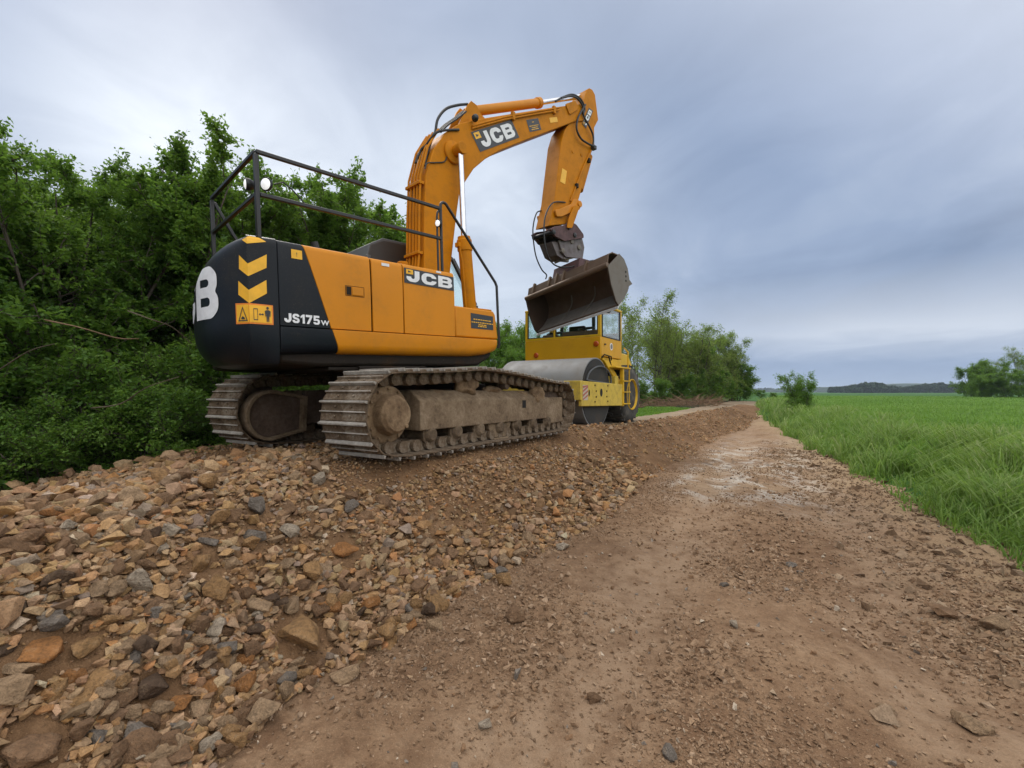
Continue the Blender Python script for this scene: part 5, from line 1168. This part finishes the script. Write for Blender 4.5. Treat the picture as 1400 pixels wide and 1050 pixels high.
for i,(px,py,D,wx) in enumerate([(55,172,6.2,1.05),(140,212,6.9,1.05),(240,222,7.7,1.05),(335,245,8.8,1.05),(420,250,9.8,1.0),(492,268,11.0,1.0),(535,300,12.2,.9),(-60,180,7.5,1.1),(60,215,8.,1.1),(150,235,8.8,1.1),(240,245,9.6,1.1),(330,265,10.8,1.1),(420,275,12.2,1.1),(490,315,13.4,1.0),(-200,200,6.4,1.),(20,330,6.6,1.1),(130,345,7.4,1.1),(250,340,8.6,1.1),(350,350,9.6,1.1),(440,360,11.2,1.1)]):
    hedge('hedge%d'%((i*3+1)%4),px,py,D,wx,'dark leafy tree of the hedgerow wood behind the excavator')
hedge('sparse1',330,228,9.,.7,'thin twiggy tree poking above the hedgerow behind the hand rail'); hedge('sparse0',160,195,7.6,.7,'thin twiggy tree poking above the hedgerow near its ragged dip')
# low scrub along the bank edge
for i in range(38):
    q=4.75+.75*(i%2)+random.uniform(-.15,.15); s=-3.2+ i*.42+random.uniform(-.1,.1); x,y=xy(q,s)
    if y<1.0: continue
    place('bush%d'%(i%3),'scrub_bush','low green bush in the scrub along the left edge of the rubble','bush','low bushes along the rubble',x,y,(.85 if i%2==0 else 1.35)*random.uniform(.85,1.2),1.05)
# bright young growth between the machines
for k,(px,py,D,wx) in enumerate([(585,445,14.,1.),(640,452,15.,1.),(668,440,16.5,1.),(700,432,17.5,1.),(728,440,19.,1.),(612,470,13.,.9),(690,470,14.5,.9),(760,455,21.,1.)]):
    x,y,H=pz(px,py,D); place('bright%d'%(k%2),'sallow_bush','bright green young tree in the gap between the two machines','bush','bright young trees between the machines',x,y,H,wx)
# taller open trees beyond the roller, ending in a round dark bush
for k,(px,py,D,wx) in enumerate([(850,408,25.,.75),(872,398,28.,.75),(893,400,31.,.75),(838,428,24.,.8),(915,418,33.,.8),(938,430,35.,.9),(962,442,38.,1.0),(905,440,30.,.8),(985,450,40.,.9),(925,446,34.,1.),(948,452,36.,1.),(995,462,41.,1.),(905,425,32.,.9),(928,440,33.,1.),(955,446,35.,1.),(975,456,38.,1.)]):
    x,y,H=pz(px,py,D); place('tall%d'%(k%3),'open_tree','slender yellowish green tree with an open crown beyond the roller','tree','slender trees beyond the roller',x,y,H,wx)
for k,(px,py,D,wx) in enumerate([(903,440,33.,.9),(930,442,34.,1.),(955,446,36.,1.),(985,450,39.,1.),(1003,474,41.,1.)]):
    x,y,H=pz(px,py,D); place('olive%d'%(k%2),'olive_tree','rounded olive green tree in the clump beyond the roller','tree','rounded trees beyond the roller',x,y,H,wx)
x,y,H=pz(968,462,36.); place('full0','bushy_tree','dense dark green tree among slender trees beyond the roller','tree',None,x,y,H,1.0)
x,y,H=pz(1010,505,41.); place('full1','rounded_bush','rounded dark green bush where the tree row ends','bush',None,x,y,H,1.5)
for k,(px,py,D) in enumerate([(1000,492,40.),(870,516,26.),(900,514,29.),(930,508,32.),(950,508,34.),(985,505,38.)]):
    x,y,H=pz(px,py,D); place('full%d'%(k%2),'understorey_bush','dark bush under the slender trees beyond the roller','bush','dark bushes under the slender trees',x,y,H,1.2)
x,y,H=pz(1098,504,21.); place('verge','verge_bush','lone upright young bush on the grass verge beside the crop','bush',None,x,y,H,1.0)
x,y,H=pz(1062,538,46.); 
for k,(px,py,D) in enumerate([(1040,532,60.),(1058,536,66.),(1078,537,72.)]):
    x,y,H=pz(px,py,D); place('full%d'%(k%2),'far_bush','small far bush on the skyline left of the lone verge bush','bush','far bushes on the skyline',x,y,H,1.6)
# the copse at the right edge
for k,(px,py,D,wx,kd) in enumerate([(1328,497,72.,1.1,'full0'),(1350,488,70.,1.0,'full1'),(1372,484,74.,.9,'tall0'),(1392,470,72.,.9,'tall1'),(1405,500,66.,1.2,'full0'),(1345,508,66.,1.2,'full1'),(1375,505,65.,1.2,'full0'),(1440,465,72.,1.1,'full1'),(1420,472,75.,1.,'tall2')]):
    x,y,H=pz(px,py,D); place(kd,'copse_tree','yellowish open tree rising out of the copse at the right edge' if 'tall' in kd else 'dark green tree of the copse at the right edge','tree','yellowish trees of the right copse' if 'tall' in kd else 'dark trees of the right copse',x,y,H,wx)
# ---- undergrowth carpet, stuff
def carpet(name,n,q0,q1,s0,s1,hmax,size,mat,label,up=.9,mask=None):
    q=rng.uniform(q0,q1,n); s=rng.uniform(s0,s1,n); x,y=xy(q,s); hh=np.clip(.35+1.6*fbm(x,y,1.2,3,201),.05,1)*hmax*sst(q0-.1,q0+.9,q); z=terrain(x,y)+hh*rng.random(n)**.6
    k=inview(x,y,z,80)
    if mask is not None: k&=mask(q,s)
    me=leaves_mesh(name,np.stack([x,y,z],1)[k],size*rng.uniform(.6,1.3,int(k.sum())),np.clip(rng.normal(.45,.25,int(k.sum()))+fbm(x,y,.7,2,203)[k],0,1),mat,rng,up); o=bpy.data.objects.new(name,me); link(o); return tag(o,label,kind='stuff')
carpet('undergrowth',70000,4.15,8.,-2,16,.45,.055,M_leafu,'tangled green undergrowth along the left of the bank')
carpet('grass_patch',9000,1.75,3.6,13,24,.10,.10,M_leafb,'short green grass beside the stone road beyond the roller',.2,lambda q,s:(q+sst(9,30,s)>2.25))
# ---- dead branches in the scrub
def branch(pix,D,label,r=.007,mat=M_dead):
    pts=[at(px,py,D+dd) for px,py,dd in pix]; o=MB().tube(spl(pts,4),list(np.linspace(r,r*.45,len(spl(pts,4)))),6).build('dead_branch',mat,None,angle=60); base=pts[0]
    return tag(o,label,'branch')
branch([(175,425,0),(205,436,-.1),(235,447,0),(262,470,.1)],4.9,'pale dead branch slanting down in the dark scrub')
branch([(60,437,.1),(110,448,0),(160,462,-.1),(190,463,0)],4.6,'long reddish dead branch lying across the scrub top',.008,M_brush)
branch([(125,558,.1),(165,552,0),(200,530,-.1),(245,515,.0)],4.3,'curved dead branch hanging low over the bushes')
branch([(0,505,.1),(40,480,0),(75,470,-.1)],4.2,'grey dead branch at the left edge of the scrub')
# ---- cut brushwood heap beyond the road
def brush(name,n,px0,px1,D0,D1,hh,label):
    mb=MB(); r=random.Random(5)
    for i in range(n):
        D=r.uniform(D0,D1); px=r.uniform(px0,px1); x=(px-700)/FPX*D; z=tz(x,D); l=r.uniform(.4,1.3); a=r.uniform(0,6.28); e=r.uniform(-.1,.55); p=Vector((x,D,z+r.random()**2*hh)); d=Vector((math.cos(a)*math.cos(e),math.sin(a)*math.cos(e),math.sin(e)))
        mb.tube([p,p+d*l*.5+Vector((0,0,r.uniform(-.04,.04))),p+d*l],[.018,.014,.006],4,False)
    o=mb.build(name,M_brush,None,angle=60); return tag(o,label,kind='stuff')
brush('brushwood',380,868,985,23,33,.34,'brown cut brushwood strewn in front of the slender trees')
# ---- crop and verge grass
def blades(name,x,y,h,w,mat,lean,label,tint):
    n=len(x); z=terrain(x,y); a=rng.uniform(0,2*np.pi,n); wd=np.stack([np.cos(a),np.sin(a),np.zeros(n)],1)*w[:,None]*.5
    b=rng.normal(-.35,1.1,n); ld=np.stack([np.cos(b+1.2),np.sin(b+1.2),np.zeros(n)],1)*(lean*h)[:,None]; B=np.stack([x,y,z-.02],1); U=np.zeros((n,3)); U[:,2]=h
    m=B+U*.55+ld*.28; m2=B+U*.88+ld*.68; T=B+U*(1-.35*lean[:,None]*0-.0)-np.stack([np.zeros(n),np.zeros(n),h*lean*.45],1)+ld*1.15
    V=np.stack([B-wd,B+wd,m-wd*.95,m+wd*.95,m2-wd*.6,m2+wd*.6,T-wd*.06,T+wd*.06],1).reshape(-1,3); k=np.arange(n)[:,None]*8
    F=np.concatenate([k+np.array([[0,1,3,2]]),k+np.array([[2,3,5,4]]),k+np.array([[4,5,7,6]])],0)
    me=np_mesh(name,V,F,4,[mat],True); face_col(me,'tint',np.tile(np.repeat(tint[:,None],3,1),(3,1))); o=bpy.data.objects.new(name,me); link(o); return tag(o,label,kind='stuff')
M_crop=leaf_mat('crop_blades',[(.07,.155,.022),(.115,.235,.034),(.17,.31,.05),(.26,.38,.10)],.45,.45)
M_verge=leaf_mat('verge_blades',[(.08,.155,.026),(.135,.24,.042),(.20,.30,.07),(.30,.34,.15)],.45,.5)
def polar(n,th0,th1,r0,r1):
    th=np.radians(rng.uniform(th0,th1,n)); r=r0*(r1/r0)**rng.random(n); return r*np.sin(th),r*np.cos(th),r
x,y,r=polar(360000,17,58,2.2,110); q,s=qs(x,y); e=edge_q(s)+.35*fbm(x,y,1.3,3,21); ins=e-q
k=(ins>.55+.3*fbm(x,y,.9,2,211)); x,y,r,ins=x[k],y[k],r[k],ins[k]; n=len(x); patch=fbm(x,y,3.5,3,221)
h=(.36+.10*patch+rng.normal(0,.05,n))*np.clip(.55+ins*.35,0,1); w=np.clip(.010+.0016*r,.012,.16)*rng.uniform(.7,1.3,n)
blades('crop',x,y,h,w,M_crop,np.clip(rng.normal(.35,.22,n),.02,.95),'dense bright green young cereal crop filling the field',np.clip(.45+.55*patch+rng.normal(0,.17,n),0,1))
x,y,r=polar(170000,14,60,2.2,45); q,s=qs(x,y); e=edge_q(s)+.35*fbm(x,y,1.3,3,21); ins=e-q; tuft=fbm(x,y,.5,2,231)
k=(ins>-.12+.28*tuft)&(ins<1.5+.5*tuft)&(rng.random(len(x))<np.clip(.75+1.1*tuft,0,1)); x,y,r,ins,tuft=x[k],y[k],r[k],ins[k],tuft[k]; n=len(x)
h=np.clip(.20+.24*np.clip(ins,0,1)+.55*tuft+rng.normal(0,.06,n),.05,.75); blades('verge_grass',x,y,h,np.clip(.005+.0014*r,.006,.07)*rng.uniform(.7,1.3,n),M_verge,np.clip(rng.normal(.6,.3,n),.05,1.2),'rough paler grass on the verge between path and crop',np.clip(.4+.5*tuft+rng.normal(0,.22,n),0,1))
# ---- distant land
def ridge(name,D,px0,px1,f,mat,kind,label,depth=120):
    n=160; P=[]; 
    for i in range(n+1):
        px=px0+(px1-px0)*i/n; top=f(px); x=(px-700)/FPX; zt=CAMZ+(536-top)/FPX*D
        P.append([(x*D,D,-1),(x*D,D,zt*.75),(x*(D+depth*.25),D+depth*.25,zt),(x*(D+depth),D+depth,-1)])
    V=np.array(P).reshape(-1,3); F=[(i*4+k,(i+1)*4+k,(i+1)*4+k+1,i*4+k+1) for i in range(n) for k in range(3)]
    me=np_mesh(name,V,np.array(F),4,[mat],True); o=bpy.data.objects.new(name,me); link(o); return tag(o,label,kind=kind)
hillf=lambda px: 534-8*sst(1000,1190,np.array(px))-3.5*sst(1180,1290,np.array(px))+1.2*math.sin(px*.045)
def mat_far():
    m,t=new_mat('far_woodland'); a=t.noise(t.obj,.05,5,.6); b=t.noise(t.obj,.3,4,.6); setp(t,col=t.mix(t.ramp(b,[(.4,.6),(.6,0)]),t.ramp(a,[(.35,(.03,.055,.025)),(.6,(.055,.09,.035)),(.75,(.10,.12,.055))]),(.015,.03,.015)),rough=.95,spec=.1,normal=bump(t,b,1,3)); return m
M_far=mat_far()
ridge('hills',1500,980,1750,hillf,M_far,'structure','low blue green wooded hills on the horizon',500)
def farwood(name,D0,D1,px0,px1,hf,n,seed,label):
    r=np.random.default_rng(seed); VV=[];FF=[];off=0
    for i in range(n):
        px=r.uniform(px0,px1); D=r.uniform(D0,D1); x=(px-700)/FPX*D; H=hf(px)*r.uniform(.8,1.15); m=70
        p=r.normal(0,1,(m,3)); p/=np.linalg.norm(p,axis=1)[:,None]; p=p*(r.random(m)**.3)[:,None]*np.array((H*.5,H*.5,H*.5)); p[:,2]+=H*.5; s=H*.16*r.uniform(.6,1.3,m)
        nr=r.normal(0,1,(m,3)); nr/=np.linalg.norm(nr,axis=1)[:,None]; t=np.cross(nr,r.normal(0,1,(m,3))); t/=np.linalg.norm(t,axis=1)[:,None]; b=np.cross(nr,t); c=p+np.array((x,D,0))
        VV.append(np.stack([c-t*s[:,None],c+b*s[:,None],c+t*s[:,None],c-b*s[:,None]],1).reshape(-1,3))
    V=np.concatenate(VV); me=np_mesh(name,V,np.arange(len(V)),4,[M_far],True); o=bpy.data.objects.new(name,me); link(o); return tag(o,label,kind='stuff')
farwood('distant_wood',520,640,1135,1480,lambda px:9.+2*math.sin(px*.07),620,3,'dark line of distant wood across the far side of the field')
farwood('hilltop_wood',1500,1620,1000,1600,lambda px:13.,700,4,'tree cover roughening the crest of the far hills')

# ---- air: one even, thin haze round the whole place
m=bpy.data.materials.new('haze_air'); m.use_nodes=True; t=NT(m.node_tree); t.N.clear(); out=t.n('ShaderNodeOutputMaterial'); v=t.n('ShaderNodeVolumePrincipled',{'Color':(.72,.84,1,1),'Density':.00022,'Anisotropy':.2}); t.L.new(v.outputs[0],out.inputs['Volume'])
hz=MB().box(-7000,7000,-7000,7000,-4,75).build('haze',m,None,angle=0); tag(hz,'thin bluish haze over the far fields and hills',kind='stuff')
